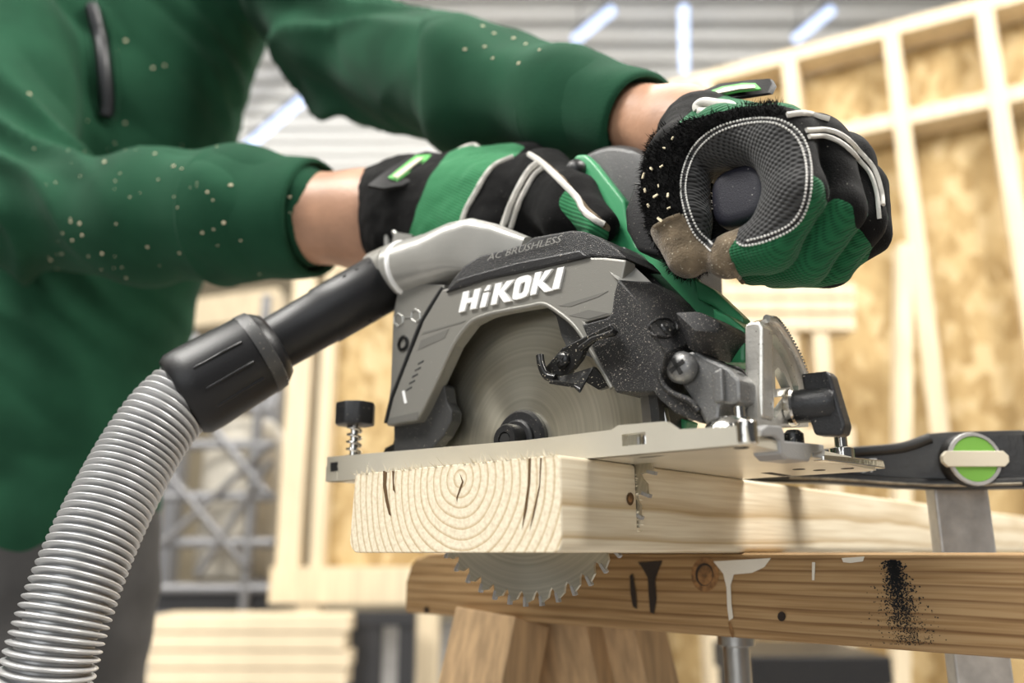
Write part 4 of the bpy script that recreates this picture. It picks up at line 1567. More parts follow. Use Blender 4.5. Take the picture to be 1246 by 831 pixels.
smk('quadrant', join(multi_fill([A[0], B1[0], B2[0], B3[0]]), multi_fill([A[1], B1[1], B2[1], B3[1]]), *[loft([o[0], o[1]], cap=False) for o in (A, B1, B2, B3)]), 'cast_silver', smooth=30)
qob = saw.ob.children[-1]
rimp = catmull([S(UQ - 3, v, z) for v, z in qz[2:8]], 7)
smk('quadrant_rim', tube(rimp, 2.2, 8), 'cast_silver', qob, smooth=60)
tk = []
for i in range(2, len(rimp) - 2, 1):
    tk.append(beam(rimp[i] + EZ * 1.2 + E2 * 1.2 - E1 * 2.2, rimp[i] + EZ * 1.2 + E2 * 1.2 + E1 * 3, .9, .9))
smk('scale_marks', join(*tk), 'steel', qob)
vk_, zk_ = vz(962, 496, UQ - 3)
kc = S(UQ - 3, vk_, zk_)
kd = -E1                                     # knob axis points forward, out of the front of the saw
kd = -E1 * .95 + E2 * .1 + EZ * .02
kd /= np.linalg.norm(kd)
wk = smk('wing_knob', lathe(kc, kd, [(2, 5.8), (3, 8.4), (20, 8.8), (23, 7)], 24), 'black_plastic', smooth=40)
smk('knob_washer', lathe(kc, kd, [(-1, 9.6), (2, 9.6), (3, 8.6)], 24), 'chrome', wk, smooth=40)
smk('wing', prism([(977, 456), (1008, 452), (1013, 457), (1031, 518), (1028, 529), (1022, 531), (994, 530), (988, 512)], vk_ - 7, vk_ + 3, vk_), 'black_plastic', wk, bev=2.0, seg=3)

# --- black spring lever by the blade opening
lv = [(655, 433), (662, 434), (667, 441), (676, 440), (683, 424), (744, 396), (748, 403), (744, 408), (726, 412), (710, 424), (700, 436), (706, 446), (722, 447), (706, 474), (698, 468), (665, 461), (656, 450)]
lever = smk('guard_lever', prism([(664, 446), (684, 423), (742, 394), (748, 402), (744, 408), (724, 411), (712, 422), (706, 436), (690, 456), (668, 460)], 28, 32, 32), 'black_metal', bev=.8)
smk('lever_lip', tube(catmull([P(657, 433, 36), P(659, 445, 37), P(665, 457, 37), P(676, 460, 36)], 5), [2.3] * 16, 8), 'black_metal', lever, smooth=60)
lx = [P(668, 460, 32), P(690, 456, 32), P(722, 446, 32), P(706, 474, 42), P(698, 468, 42), P(668, 462, 42)]
smk('lever_foot', loft([lx, [p - EZ * 2.2 for p in lx]]), 'black_metal', lever, bev=.6)
cross_screw(P(686, 438, 32), -E2, 4.4, 3.0, 'black_metal', lever)
smk('lever_fold', tube([P(706, 424, 33), P(722, 412, 33), P(736, 408, 33), P(747, 404, 33)], 1.6, 8), 'black_metal', lever, smooth=60)
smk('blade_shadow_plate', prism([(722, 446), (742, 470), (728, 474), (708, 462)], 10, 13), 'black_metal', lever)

# --- riving strip by the front window
smk('sight_plate', prism([(778, 478), (806, 488), (812, 516), (782, 520)], 4, 8), 'steel', bev=.6)

# --- motor housing, side plate and handles (on the far side of the blade)
VM = -42
mo = [PUZ(x, y, VM) for x, y in arc_px(748, 236, 66, 64, -30, 210, 28)]
mo = mo + [PUZ(690, 330, VM), PUZ(806, 330, VM)]
motor = smk('motor_housing', loft([[S(u, -118, z) for u, z in mo], [S(u, VM - 6, z) for u, z in mo], [S(u * .96 + .04 * mo[14][0], VM, z * .985) for u, z in mo]]), 'dark_grey', bev=3, smooth=35)
gp = [(694, 196), (701, 188), (712, 187), (722, 196), (760, 244), (762, 262), (774, 298), (800, 312), (846, 338), (848, 352), (900, 392), (906, 402), (906, 440), (846, 442), (790, 400), (740, 330), (728, 290), (690, 216)]
gplate = smk('green_side_plate', prism(gp, VM, VM + 8, VM + 8), 'saw_green', bev=2.2, seg=3, smooth=40)
smk('plate_step', prism([(846, 340), (868, 352), (904, 386), (906, 404), (868, 372), (848, 364)], VM + 6, VM + 15, VM + 15), 'saw_green', gplate, bev=1.2)
smk('green_nose', prism([(866, 374), (886, 384), (906, 400), (906, 442), (880, 442), (872, 418)], -34, -12, -12), 'saw_green', gplate, bev=2)
smk('plate_bolt', lathe(P(703, 208, VM + 8), -E2, [(0, 7), (4, 7), (7, 5), (8.5, 2.5), (8.7, .1)], 24), 'black_plastic', gplate, smooth=50)
smk('green_foot', prism([(818, 505), (836, 512), (832, 526), (816, 526)], -20, -8), 'saw_green', gplate, bev=1)
gear = smk('gear_case', prism([(690, 300), (760, 300), (836, 380), (850, 440), (830, 500), (780, 520), (640, 520), (620, 380)], VM, -15.5, -16), 'dark_grey', bev=2)
foot_pts = [(812, 420), (900, 440), (884, 530), (800, 530)]
smk('front_strut', prism([(846, 436), (900, 436), (886, 470), (852, 470)], VM - 10, VM + 10), 'saw_green', bev=1.5)
smk('strut_pad', prism([(862, 437), (904, 437), (900, 452), (866, 452)], VM + 6, VM + 12), 'black_plastic', gplate, bev=1)
mount = smk('handle_mount', prism([(764, 258), (776, 226), (792, 214), (812, 240), (812, 316), (780, 308), (766, 282)], VM + 4, -4, -8), 'black_plastic', bev=3, seg=3, smooth=40)
# front grip: a bar across the saw that the clenched hand holds
HC = W(896, 236, 398)                         # middle of the grip's end face
sec_g = [(math.cos(a), math.sin(a)) for a in np.linspace(0, 2 * math.pi, 28, endpoint=False)]
def se(x, e):
    return np.sign(x) * abs(x) ** e
def gring(d, r1, r2):
    return [HC + E2 * d - E1 * se(c, .62) * r1 + EZ * se(s, .62) * r2 for c, s in sec_g]
grip = smk('front_grip', loft([gring(0, 9, 9.5), gring(.3, 12.5, 13), gring(2, 14.6, 15), gring(5, 15.4, 15.6), gring(60, 15, 15.4), gring(105, 16, 17)]), 'navy', smooth=50)
smk('grip_bracket', beam(HC + E2 * 96, P(800, 280, VM + 2), 26, 24), 'black_plastic', grip, bev=3)
# rear handle arching back from the motor
hp = catmull([P(706, 250, -62), P(660, 262, -62), P(600, 268, -62), P(545, 285, -62), P(515, 330, -62), P(520, 380, -62)], 6)
smk('rear_handle', tube(hp, [17] * len(hp), 16), 'black_plastic', smooth=60)
smk('battery', prism([(500, 380), (590, 360), (600, 480), (508, 500)], -110, -34, -34), 'black_plastic', bev=4, seg=3)

text_on('GF', cl(66, 52, 7.2), cl(52, 52, 7.2), EZ, 9.0, an * .6, 'cast_lettering', M['galvanised'], clamp, arm, 0.0)
# ------------------------------------------------------------------ dust hose with its black cuff
h0 = pp[0] - ax * 2
hd = [W(452, 352, 566), W(398, 384, 560), W(330, 420, 548), W(320, 425, 546), W(230, 478, 530)]
hose = thing('dust_hose', 'silver ribbed dust hose with a black rubber cuff plugged into the saw', 'hose', W(60, 830, 470))
HA = hd[0]
HB = W(228, 480, 532)
hx_ = (HB - HA) / np.linalg.norm(HB - HA)
HL = np.linalg.norm(HB - HA)


def hs(px, py):                              # distance along the cuff axis of the nearest point to a pixel
    best, bt = 1e9, 0
    for i in range(401):
        t = -40 + (HL + 80) * i / 400
        x, y = proj(HA + hx_ * t)
        d = (x - px) ** 2 + (y - py) ** 2
        if d < best:
            best, bt = d, t
    return bt


t1, t2, t3 = hs(476, 338), hs(395, 384), hs(330, 422)
# sleeve on the outlet, then the step, then the wide cuff
cuff = mk('cuff', lathe(HA, hx_, [(t1, 17.5), (t1, 20.5), (t1 + 2, 21.2), (t2, 20.4), (t2 + 1.5, 19.4), (t3 - 4, 18.6), (t3 - 3, 22), (t3 + 2, 26), (t3 + 6, 27.5), (t3 + 9, 28), (HL - 8, 29.4), (HL, 29), (HL + 4, 26.5), (HL + 5, 22)], 48), M['rubber'], hose, smooth=35)
mk('cuff_band', lathe(HA, hx_, [(t3 + 3.0, 26), (t3 + 4, 27.9), (t3 + 9, 28.5), (t3 + 12, 28.5), (t3 + 12.6, 27)], 48), M['dark_grey'], hose, parent=cuff, smooth=35)
sx, sy, st_ = frame_of(hx_)
tolens = -HA / np.linalg.norm(HA)
for a in (-.55, -.1, .42):                    # moulded ribs
    b = math.atan2(tolens.dot(sy), tolens.dot(sx)) + a
    dr = math.cos(b) * sx + math.sin(b) * sy
    mk('cuff_rib', tube([HA + hx_ * t + dr * (28.2 + 1.0 * (t - t3) / (HL - t3)) for t in np.linspace(t3 + 18, HL - 10, 6)], 1.0, 6), M['rubber'], hose, parent=cuff, smooth=60)
for k in range(6):
    for sgn in (0.95, -1.1):
        b = math.atan2(tolens.dot(sy), tolens.dot(sx)) + sgn
        dr = math.cos(b) * sx + math.sin(b) * sy
        if k < 3:
            mk('cuff_dot', lathe(HA + hx_ * (t1 + 12 + 10 * k) + dr * 20.2, dr, [(0, 1.6), (1, 1.4), (1.3, .5)], 8), M['rubber'], hose, parent=cuff, smooth=60)
# corrugated hose
path = catmull([HB - hx_ * 14, HB + hx_ * 2, W(196, 511, 522), W(163, 561, 511), W(118, 650, 492), W(82, 740, 480), W(57, 822, 476), W(40, 905, 480), W(45, 1010, 500), W(95, 1120, 540)], 60)
seg_l = np.linalg.norm(np.diff(path, axis=0), axis=1)
cum = np.concatenate([[0], np.cumsum(seg_l)])
PITCH_H = 4.4
n_r = int(cum[-1] / PITCH_H)
fine = []
rads = []
for i in range(n_r * 10):
    s = i * PITCH_H / 10
    fine.append([np.interp(s, cum, path[:, j]) for j in range(3)])
    ph = (i % 10) / 10
    rads.append(19.4 + 4.7 * (max(0.0, math.sin(math.pi * min(1, ph / .72))) ** .5 if ph < .72 else 0))
mk('corrugated_tube', tube(fine, rads, 36), M['hose'], hose, smooth=60)
# ------------------------------------------------------------------ the operator
man = thing('person', 'person in a green sweatshirt, dark trousers and work gloves pushing the saw', 'person', (W(30, 600, 960)[0], 960, FL))


def FP(px, py, h):                            # pixel on the plane across the front grip, h behind its end face
    d = ray(px, py)
    return d * ((HC + E2 * h).dot(E2) / d.dot(E2))


# joints shared by body and clothes
sh_r, el_r, wr_r = W(-30, -160, 930), W(30, 260, 790), W(455, 267, 652)
sh_l, el_l, wr_l = W(265, -170, 1020), W(425, 70, 880), FP(836, 163, 80)
chest, belly, hip = W(160, -40, 1010), W(48, 330, 1000), W(0, 640, 985)
mid_r = el_r * .45 + wr_r * .55
mid_l = el_l * .42 + wr_l * .58
hand_r = W(560, 245, 600)
hand_l = FP(905, 170, 40)
neck = W(190, -330, 1010)
head = W(260, -560, 930)
kn_r, an_r = np.array([hip[0] - 60, 930.0, -420.0]), np.array([hip[0] - 60, 1010.0, FL + 70])
kn_l, an_l = np.array([hip[0] + 70, 1060.0, -420.0]), np.array([hip[0] + 80, 1150.0, FL + 70])

body_p = [cap(chest, belly, 165, 150, 0, (0, 1, 0), .62), cap(belly, hip, 150, 155, 0, (0, 1, 0), .66), cap(chest, neck, 70, 58), cap(neck, head, 58, 60), cap(head, head + EZ * 70, 84, 92),
          cap(head + np.array([40, -70, 20.0]), head + np.array([62, -96, 2.0]), 15, 17),
          cap(chest, sh_r, 90, 62), cap(sh_r, el_r, 58, 46), cap(el_r, mid_r, 47, 43), cap(mid_r, wr_r, 43, 38), cap(wr_r, hand_r, 36, 20),
          cap(chest, sh_l, 90, 62), cap(sh_l, el_l, 58, 46), cap(el_l, mid_l, 46, 36), cap(mid_l, wr_l, 36, 26.5), cap(wr_l, hand_l, 26, 12),
          cap(hip, kn_r, 88, 60), cap(kn_r, an_r, 58, 42), cap(hip, kn_l, 88, 60), cap(kn_l, an_l, 58, 42)]
V, Q = blend(body_p, 9.0, 26.0)
V = relax(V, Q, 2)
body = mk('body', (V, Q), M['skin'], man, smooth=180, recalc=False, label='bare tanned wrists')

# sweatshirt
def on_arm(px, a, b):                         # the place on a forearm axis that shows at image column px
    lo_, hi_ = 0.0, 1.0
    for _ in range(40):
        m_ = (lo_ + hi_) / 2
        if proj(a + (b - a) * m_)[0] < px:
            lo_ = m_
        else:
            hi_ = m_
    return a + (b - a) * lo_


cr1 = on_arm(378, el_r, wr_r)
cl1 = on_arm(772, el_l, wr_l)
fr0, fr1 = on_arm(285, el_r, wr_r), on_arm(190, el_r, wr_r)
fl0, fl1 = on_arm(695, el_l, wr_l), on_arm(580, el_l, wr_l)
shirt_p = [cap(chest, belly, 205, 185, 0, (0, 1, 0), .66), cap(belly, hip, 185, 172, 0, (0, 1, 0), .72), cap(chest, W(200, -300, 1010), 120, 80),
           cap(chest, sh_r, 120, 84), cap(sh_r, el_r, 80, 64), cap(el_r, fr1, 64, 58), cap(fr1, fr0, 58, 52), cap(fr0, cr1 - (cr1 - fr0) * .12, 53, 46),
           cap(chest, sh_l, 120, 84), cap(sh_l, el_l, 82, 70), cap(el_l, fl1, 68, 55), cap(fl1, fl0, 55, 40), cap(fl0, cl1 - (cl1 - fl0) * .15, 40, 33)]
V, Q = blend(shirt_p, 6.5, 30.0)
V = relax(V, Q, 2)
N = vnormals(V, Q)


def seg_t(p, a, b):
    ab = b - a
    return (p - a).dot(ab) / ab.dot(ab)


disp = np.zeros(len(V))
for i, p in enumerate(V):
    if p[2] > 900 or p[0] < -750:
        continue
    q = Vector(p * 0.011)
    f = 3.0 * noise.noise(q * 0.55 + Vector((3, 1, 7)))
    # diagonal drags on the sleeves and crumples at the elbows
    w1 = noise.noise(Vector(((p[0] * .6 + p[2] * .75) * .021, (p[2] * .5 - p[0] * .35) * .008, p[1] * .008)))
    f += 11.0 * (abs(w1) ** .8) - 3
    for e_, s_ in ((el_r, 120.0), (el_l, 150.0)):
        k = math.exp(-((p - e_).dot(p - e_)) / (s_ * s_))
        w2 = math.sin((p[2] * .7 + p[0] * .55 + p[1] * .2) * .075 + 2.4 * noise.noise(q * .7))
        f += k * 13 * (1 - 2.2 * abs(w2) ** .7)
    tl_ = seg_t(p, fl1, fl0)
    if -.6 < tl_ < 1.1 and p[0] > -80:
        f += 8.5 * math.sin(p[0] * .055 + p[2] * .012 + 2.2 * noise.noise(q * .6)) * max(0, 1 - abs(tl_ - .1))
    disp[i] = f
V = V + N * disp[:, None]
V = relax(V, Q, 1, .4)
shirt = mk('sweatshirt', (V, Q), M['sweat'], man, smooth=180, recalc=False)
SS = Surf(V, Q)


def knit_cuff(a, b, ra, rb, name='cuff'):
    """ribbed band with a doubled rim, around the wrist end of a sleeve"""
    ax_ = (b - a) / np.linalg.norm(b - a)
    L = np.linalg.norm(b - a)
    prof = [(-2, ra - 8), (-1.5, ra - 1), (0, ra + 1.6), (2.5, ra + 2.2), (6, ra + .4)] + [(L * t, ra + (rb - ra) * t + .9 * math.sin(9 * t)) for t in np.linspace(.15, .92, 10)] + [(L - 3, rb + 1.0), (L, rb - .5), (L + .6, rb - 3), (L - 6, rb - 5)]
    x, y, t = frame_of(ax_)
    rings = []
    n = 72
    for d, r in prof:
        ring = []
        for i in range(n):
            an_ = 2 * math.pi * i / n
            rr_ = r + 1.4 * noise.noise(Vector((math.cos(an_) * 1.3, math.sin(an_) * 1.3, d * .02 + a[0])))
            ring.append(a + ax_ * d + rr_ * (math.cos(an_) * x + math.sin(an_) * y))
        rings.append(ring)
    g = loft(rings, cap=False)
    return mk(name, g, M['sweat'], man, parent=shirt, smooth=70)


knit_cuff(on_arm(274, el_r, wr_r), on_arm(386, el_r, wr_r), 60.5, 49.5)
knit_cuff(on_arm(688, el_l, wr_l), on_arm(782, el_l, wr_l), 45.5, 34.5)
# seam rows beside the cuffs
def seam(pxs, r, m, surf, parent, root, name='seam', lift=.4, kind=None):
    q = surf.line(pxs, 8, lift)
    if len(q) > 3:
        return mk(name, tube(q, r, 6), m, root, parent=parent, smooth=60)


# zipped pocket on the chest
zp = [(112, 8), (118, 30), (124, 60), (128, 95), (130, 125), (128, 142)]
zl = SS.line(zp, 8, 1.0)
zz = mk('zipper', tube(zl, 8.0, 8), M['zip'], man, parent=shirt, smooth=60, label='black pocket zipper on the chest')
mk('pocket_piping', tube(SS.line([(100, 12), (108, 50), (113, 95), (116, 132), (127, 150), (140, 142), (143, 110), (141, 70), (134, 30), (130, 12)], 6, .5), 2.6, 6), M['sweat'], man, parent=shirt, smooth=60)

# sawdust flecks on the sleeves and chest
fl = []
pts_px = [(141, 63), (106, 147), (152, 150), (128, 198), (99, 215), (212, 203), (189, 188), (222, 206), (153, 50), (186, 83), (200, 80), (253, 234), (281, 226), (310, 212), (300, 255), (247, 283), (294, 292), (232, 320), (87, 270), (98, 272), (101, 286), (89, 292), (125, 308), (154, 337), (62, 315), (35, 115), (219, 307), (345, 180), (353, 240), (273, 271), (180, 300), (76, 308), (590, 58), (600, 72), (632, 78), (640, 55), (657, 62), (668, 50), (625, 48), (566, 61), (601, 42), (587, 33), (700, 115)]
for _ in range(55):
    pts_px.append((random.uniform(30, 375), random.uniform(165, 335)))
for i, (x, y) in enumerate(pts_px):
    c, n = SS.hit(x, y, 1.0)
    if c is None:
        continue
    r = random.uniform(1.2, 2.2) if i < 43 else random.uniform(.5, 1.1)
    x_, y_, t_ = frame_of(n)
    fl.append(([c + r * (math.cos(a) * x_ + math.sin(a) * y_ * .7) for a in (0, 1.05, 2.1, 3.14, 4.2, 5.2)] + [c + n * r * .6], [[j, (j + 1) % 6, 6] for j in range(6)] + [[5, 4, 3, 2, 1, 0]]))
mk('sawdust', join(*fl), M['sawdust'], man, parent=shirt, kind='stuff', recalc=False)

# trousers
tro_p = [cap(hip + np.array([0, 0, -30.0]), hip + np.array([0, 0, -110.0]), 180, 176, 0, (0, 1, 0), .7), cap(hip + np.array([-40, -20, -80.0]), kn_r, 112, 84), cap(kn_r, an_r, 84, 66), cap(hip + np.array([50, 20, -80.0]), kn_l, 112, 84), cap(kn_l, an_l, 84, 66)]
V, Q = blend(tro_p, 9.0, 30.0)
V = relax(V, Q, 1)
N = vnormals(V, Q)
V = V + N * np.array([5.0 * noise.noise(Vector((p[0] * .012, p[1] * .012, p[2] * .02))) for p in V])[:, None]
mk('trousers', (V, Q), M['trousers'], man, smooth=180, recalc=False)
for an_, kn_ in ((an_r, kn_r), (an_l, kn_l)):
    V, Q = blend([cap(an_ + EZ * 10, an_ - EZ * 30, 48, 42), cap((an_[0], an_[1], FL + 40), (an_[0] + 60, an_[1] - 130, FL + 34), 40, 34, 0, (0, 0, 1), .9)], 8, 20)
    mk('boot', (V, Q), M['rubber'], man, smooth=180, recalc=False)

# ------------------------------------------------------------------ gloves
def make_glove(prims, voxel, k, label, regions, default, order, back_fn, names, wrinkle=0.0):
    V, Q = blend(prims, voxel, k[0], kmap=k[1])
    V = relax(V, Q, 1, .5)
    N = vnormals(V, Q)
    if wrinkle:
        V = V + N * np.array([wrinkle * noise.noise(Vector(p * .06)) + wrinkle * .5 * noise.noise(Vector(p * .15)) for p in V])[:, None]
    c = V[Q].mean(1)
    fnrm = np.cross(V[Q[:, 2]] - V[Q[:, 0]], V[Q[:, 3]] - V[Q[:, 1]])
    px, py = proj_np(c)
    front = (fnrm * c).sum(1) < 0
    tag = nearest_tag(c, prims)
    reg = back_fn(tag)
    fr = np.full(len(Q), default)
    for r, poly in regions:
        fr[in_poly(px, py, poly)] = r
    # only the near layer of the glove takes the panels the photo shows
    reg = np.where(front, fr, reg)
    # stray scraps of a panel join the main cloth; separate panels become parts of their own
    e = np.sort(np.concatenate([Q[:, [i, (i + 1) % 4]] for i in range(4)]), axis=1)
    fid = np.tile(np.arange(len(Q)), 4)
    o = np.lexsort((e[:, 1], e[:, 0]))
    same = (e[o][1:] == e[o][:-1]).all(1)
    pa, pb = fid[o][:-1][same], fid[o][1:][same]
    lab = np.arange(len(Q))
    okm = reg[pa] == reg[pb]
    pa, pb = pa[okm], pb[okm]
    while True:
        m = np.minimum(lab[pa], lab[pb])
        old = lab.copy()
        np.minimum.at(lab, pa, m)
        np.minimum.at(lab, pb, m)
        lab = lab[lab]
        if (lab == old).all():
            break
    ids, cnt = np.unique(lab, return_counts=True)
    size = dict(zip(ids.tolist(), cnt.tolist()))
    kind_of = reg.copy()
    for k_, n_ in size.items():
        if n_ < 60:
            reg[lab == k_] = order[0]
    sub = {}
    for r in order[1:]:
        for k_ in np.unique(lab[reg == r]):
            sub[100 + len(sub)] = (r, k_)
    reg2 = reg.copy()
    for code, (r, k_) in sub.items():
        reg2[(lab == k_) & (reg == r)] = code
    surf = Surf(V, Q)
    V2, parts = split_regions(V, Q, reg2, 6)
    main = mk('glove', parts[order[0]], names[order[0]][1], man, smooth=180, recalc=False, label=label)
    for code, (r, k_) in sub.items():
        if code in parts:
            mk(names[r][0], parts[code], names[r][1], man, parent=main, smooth=180, recalc=False)
    return main, surf, V, Q, reg


BLK, GRN, MSH, SUE, TER = 0, 1, 2, 3, 4
# clenched hand on the front grip; tags: 1 index 2 middle 3 ring 4 little 5 thumb 0 palm
fist = [
    cap(FP(838, 166, 86), FP(858, 172, 60), 25.5, 25, 0),
    cap(FP(858, 174, 60), FP(950, 172, 6), 25, 16, 0), cap(FP(862, 172, 62), FP(990, 176, 28), 25, 16, 0),
    cap(FP(868, 174, 64), FP(1022, 195, 50), 24, 15.5, 0), cap(FP(872, 178, 68), FP(1040, 224, 70), 23, 14, 0),
    cap(FP(850, 165, 50), FP(836, 190, 20), 24, 20, 0),
    # web between thumb and index finger
    cap(FP(838, 186, 12), FP(880, 164, 2), 17, 14, 0), cap(FP(880, 164, 2), FP(945, 168, 4), 14, 15, 0),
    # thumb
    cap(FP(828, 195, 14), FP(822, 232, 2), 20, 17.5, 5), cap(FP(822, 232, 2), FP(829, 274, -4), 17.5, 15.5, 5), cap(FP(829, 274, -4), FP(837, 313, -6), 15.5, 11.5, 5),
    # index
    cap(FP(950, 172, 4), FP(969, 236, 2), 15, 14.2, 1), cap(FP(969, 236, 2), FP(936, 298, 1), 14.2, 13.4, 1), cap(FP(936, 298, 1), FP(886, 312, 0), 13.4, 11.5, 1),
    # middle, ring, little
    cap(FP(1000, 180, 29), FP(1020, 254, 28), 14.5, 13.4, 2), cap(FP(1020, 254, 28), FP(980, 316, 26), 13.4, 12.8, 2), cap(FP(980, 316, 26), FP(918, 322, 23), 12.8, 11.2, 2),
    cap(FP(1032, 202, 53), FP(1046, 270, 53), 14, 12.8, 3), cap(FP(1046, 270, 53), FP(1008, 322, 50), 12.8, 12.2, 3), cap(FP(1008, 322, 50), FP(942, 326, 45), 12.2, 10.8, 3),
    cap(FP(1052, 230, 75), FP(1056, 284, 76), 12.8, 11.6, 4), cap(FP(1056, 284, 76), FP(1016, 318, 71), 11.6, 11, 4), cap(FP(1016, 318, 71), FP(962, 320, 64), 11, 10, 4),
]
mesh_poly = [(867, 304), (845, 286), (832, 258), (827, 228), (832, 200), (845, 175), (868, 156), (900, 146), (935, 143), (962, 151), (980, 172), (988, 205), (985, 245), (970, 275), (940, 292), (905, 300), (893, 292), (896, 270), (890, 240), (870, 262), (868, 285)]
reg_l = [
    (GRN, [(822, 152), (850, 128), (900, 110), (960, 120), (995, 140), (945, 127), (900, 131), (840, 146)]),
    (TER, [(960, 138), (945, 126), (900, 130), (830, 148), (790, 180), (770, 245), (778, 296), (795, 290), (828, 262), (832, 258), (827, 228), (832, 200), (845, 175), (868, 156), (900, 146), (935, 143)]),
    (GRN, [(885, 302), (893, 292), (905, 300), (940, 293), (970, 275), (985, 245), (987, 211), (1003, 221), (1006, 252), (1014, 239), (1038, 248), (1040, 276), (1050, 282), (1062, 302), (1045, 340), (900, 370), (902, 344), (888, 320)]),
    (MSH, mesh_poly),
    (SUE, [(780, 297), (795, 272), (828, 260), (845, 286), (867, 304), (868, 335), (850, 350), (800, 350)]),
    (SUE, [(868, 336), (866, 305), (872, 290), (885, 270), (900, 268), (896, 292), (886, 302), (890, 320), (904, 344), (900, 356), (870, 352)]),
]
gl_names = {BLK: ('glove', M['glove_black']), GRN: ('green_knit', M['knit_dark']), MSH: ('palm_mesh', M['mesh']), SUE: ('suede_tip', M['suede']), TER: ('terry_thumb_wipe', M['terry'])}
g_l, sf, Vg, Qg, rg_ = make_glove(fist, 1.7, (3.2, {0: 9.0}), 'clenched work glove on the front grip', reg_l, BLK, [BLK, GRN, MSH, SUE, TER], lambda t: np.where((t >= 1) & (t <= 4), GRN, np.where(t == 5, TER, BLK)), gl_names, .8)


def stitches(pxs, surf, parent, r=.62, step=1.7, ln=1.15, lift=.35):
    q = surf.line(pxs, 14, lift)
    seg = np.linalg.norm(np.diff(q, axis=0), axis=1)
    cum = np.concatenate([[0], np.cumsum(seg)])
    gs = []
    s = 0.4
    while s + ln < cum[-1]:
        a = np.array([np.interp(s, cum, q[:, j]) for j in range(3)])
        b = np.array([np.interp(s + ln, cum, q[:, j]) for j in range(3)])
        if np.linalg.norm(b - a) > .3 and np.linalg.norm(b - a) < 3:
            gs.append(tube([a, (a + b) / 2, b], [r * .6, r, r * .6], 6))
        s += step
    return mk('stitching', join(*gs), M['thread'], man, parent=parent, smooth=80, kind='stuff', recalc=False)


ring_o = [(866, 306), (845, 286), (833, 258), (828, 228), (833, 200), (846, 176), (869, 157), (900, 147), (935, 144), (961, 152), (979, 172), (987, 205), (984, 245), (969, 274), (940, 291), (908, 299), (895, 294)]
ring_i = [(868, 298), (850, 281), (839, 256), (834, 228), (839, 202), (851, 180), (872, 162), (901, 152), (934, 149), (957, 157), (973, 175), (981, 206), (978, 243), (964, 270), (938, 285), (909, 293)]
stitches(ring_o, sf, g_l)
stitches(ring_i, sf, g_l)
seam([(957, 141), (979, 139), (1008, 146)], 1.5, M['piping'], sf, g_l, man, 'piping', .6)
seam([(980, 159.5), (1004, 158.5), (1026, 167), (1049, 189), (1063, 207), (1071, 232), (1073, 250)], 1.3, M['piping'], sf, g_l, man, 'piping', .6)
seam([(983, 167), (1004, 166), (1026, 177), (1047, 198), (1059, 214), (1066, 238), (1069, 266)], 1.2, M['piping'], sf, g_l, man, 'piping', .6)
seam([(798, 276), (812, 268), (828, 262)], 1.3, M['suede'], sf, g_l, man, 'seam', .4)
seam([(890, 320), (896, 333), (905, 343)], 1.3, M['suede'], sf, g_l, man, 'seam', .4)
# pile on the thumb wipe and flecks of sawdust caught in it
tm = rg_ == TER
tq = Qg[tm]
cs = Vg[tq].mean(1)
ns = np.cross(Vg[tq[:, 2]] - Vg[tq[:, 0]], Vg[tq[:, 3]] - Vg[tq[:, 1]])
ns /= np.linalg.norm(ns, axis=1)[:, None] + 1e-9
pile = []
for c, n in zip(cs, ns):
    for _ in range(2):
        d = n + np.random.normal(0, .55, 3)
        p = c + np.random.normal(0, .6, 3)
        L = random.uniform(1.0, 2.6)
        w = np.cross(n, np.random.normal(0, 1, 3))
        w = w / np.linalg.norm(w) * .32
        w2 = np.cross(n, w)
        pile.append(([p + w, p - w * .5 + w2, p - w * .5 - w2, p + d * L], [[0, 1, 3], [1, 2, 3], [2, 0, 3]]))
tp = [c for c in g_l.children if c.name.startswith('terry')][0]
mk('pile', join(*pile), M['terry'], man, parent=g_l, kind='stuff', recalc=False)
fl = []
for (x, y) in [(809, 183), (795, 207), (786, 215), (803, 228), (783, 262), (792, 251), (814, 240), (806, 205), (820, 170), (800, 240), (788, 232), (815, 255), (805, 268)]:
    c, n = sf.hit(x, y, 1.6)
    if c is None:
        continue
    x_, y_, t_ = frame_of(n)
    r = random.uniform(.5, 1.1)
    an_ = random.uniform(0, 3)
    d1 = math.cos(an_) * x_ + math.sin(an_) * y_
    fl.append(box(c, (d1, np.cross(n, d1), n), (r * 1.6, r * .6, .4)))
mk('sawdust', join(*fl), M['sawdust'], man, parent=g_l, kind='stuff', recalc=False)


def flap(name, pxs, surf_or_depth, thick, m, parent, bev=.8, depth=None, lift=0.0):
    """a stiff tab standing off the glove: outline in pixels at its own depth"""
    a = [W(x, y, d) for x, y, d in pxs]
    nrm_ = np.cross(a[1] - a[0], a[-1] - a[0])
    nrm_ /= np.linalg.norm(nrm_)
    if nrm_.dot(a[0]) > 0:
        nrm_ = -nrm_
    b = [p + nrm_ * thick for p in a]
    return mk(name, loft([a, b]), m, man, parent=parent, bev=bev, smooth=40)


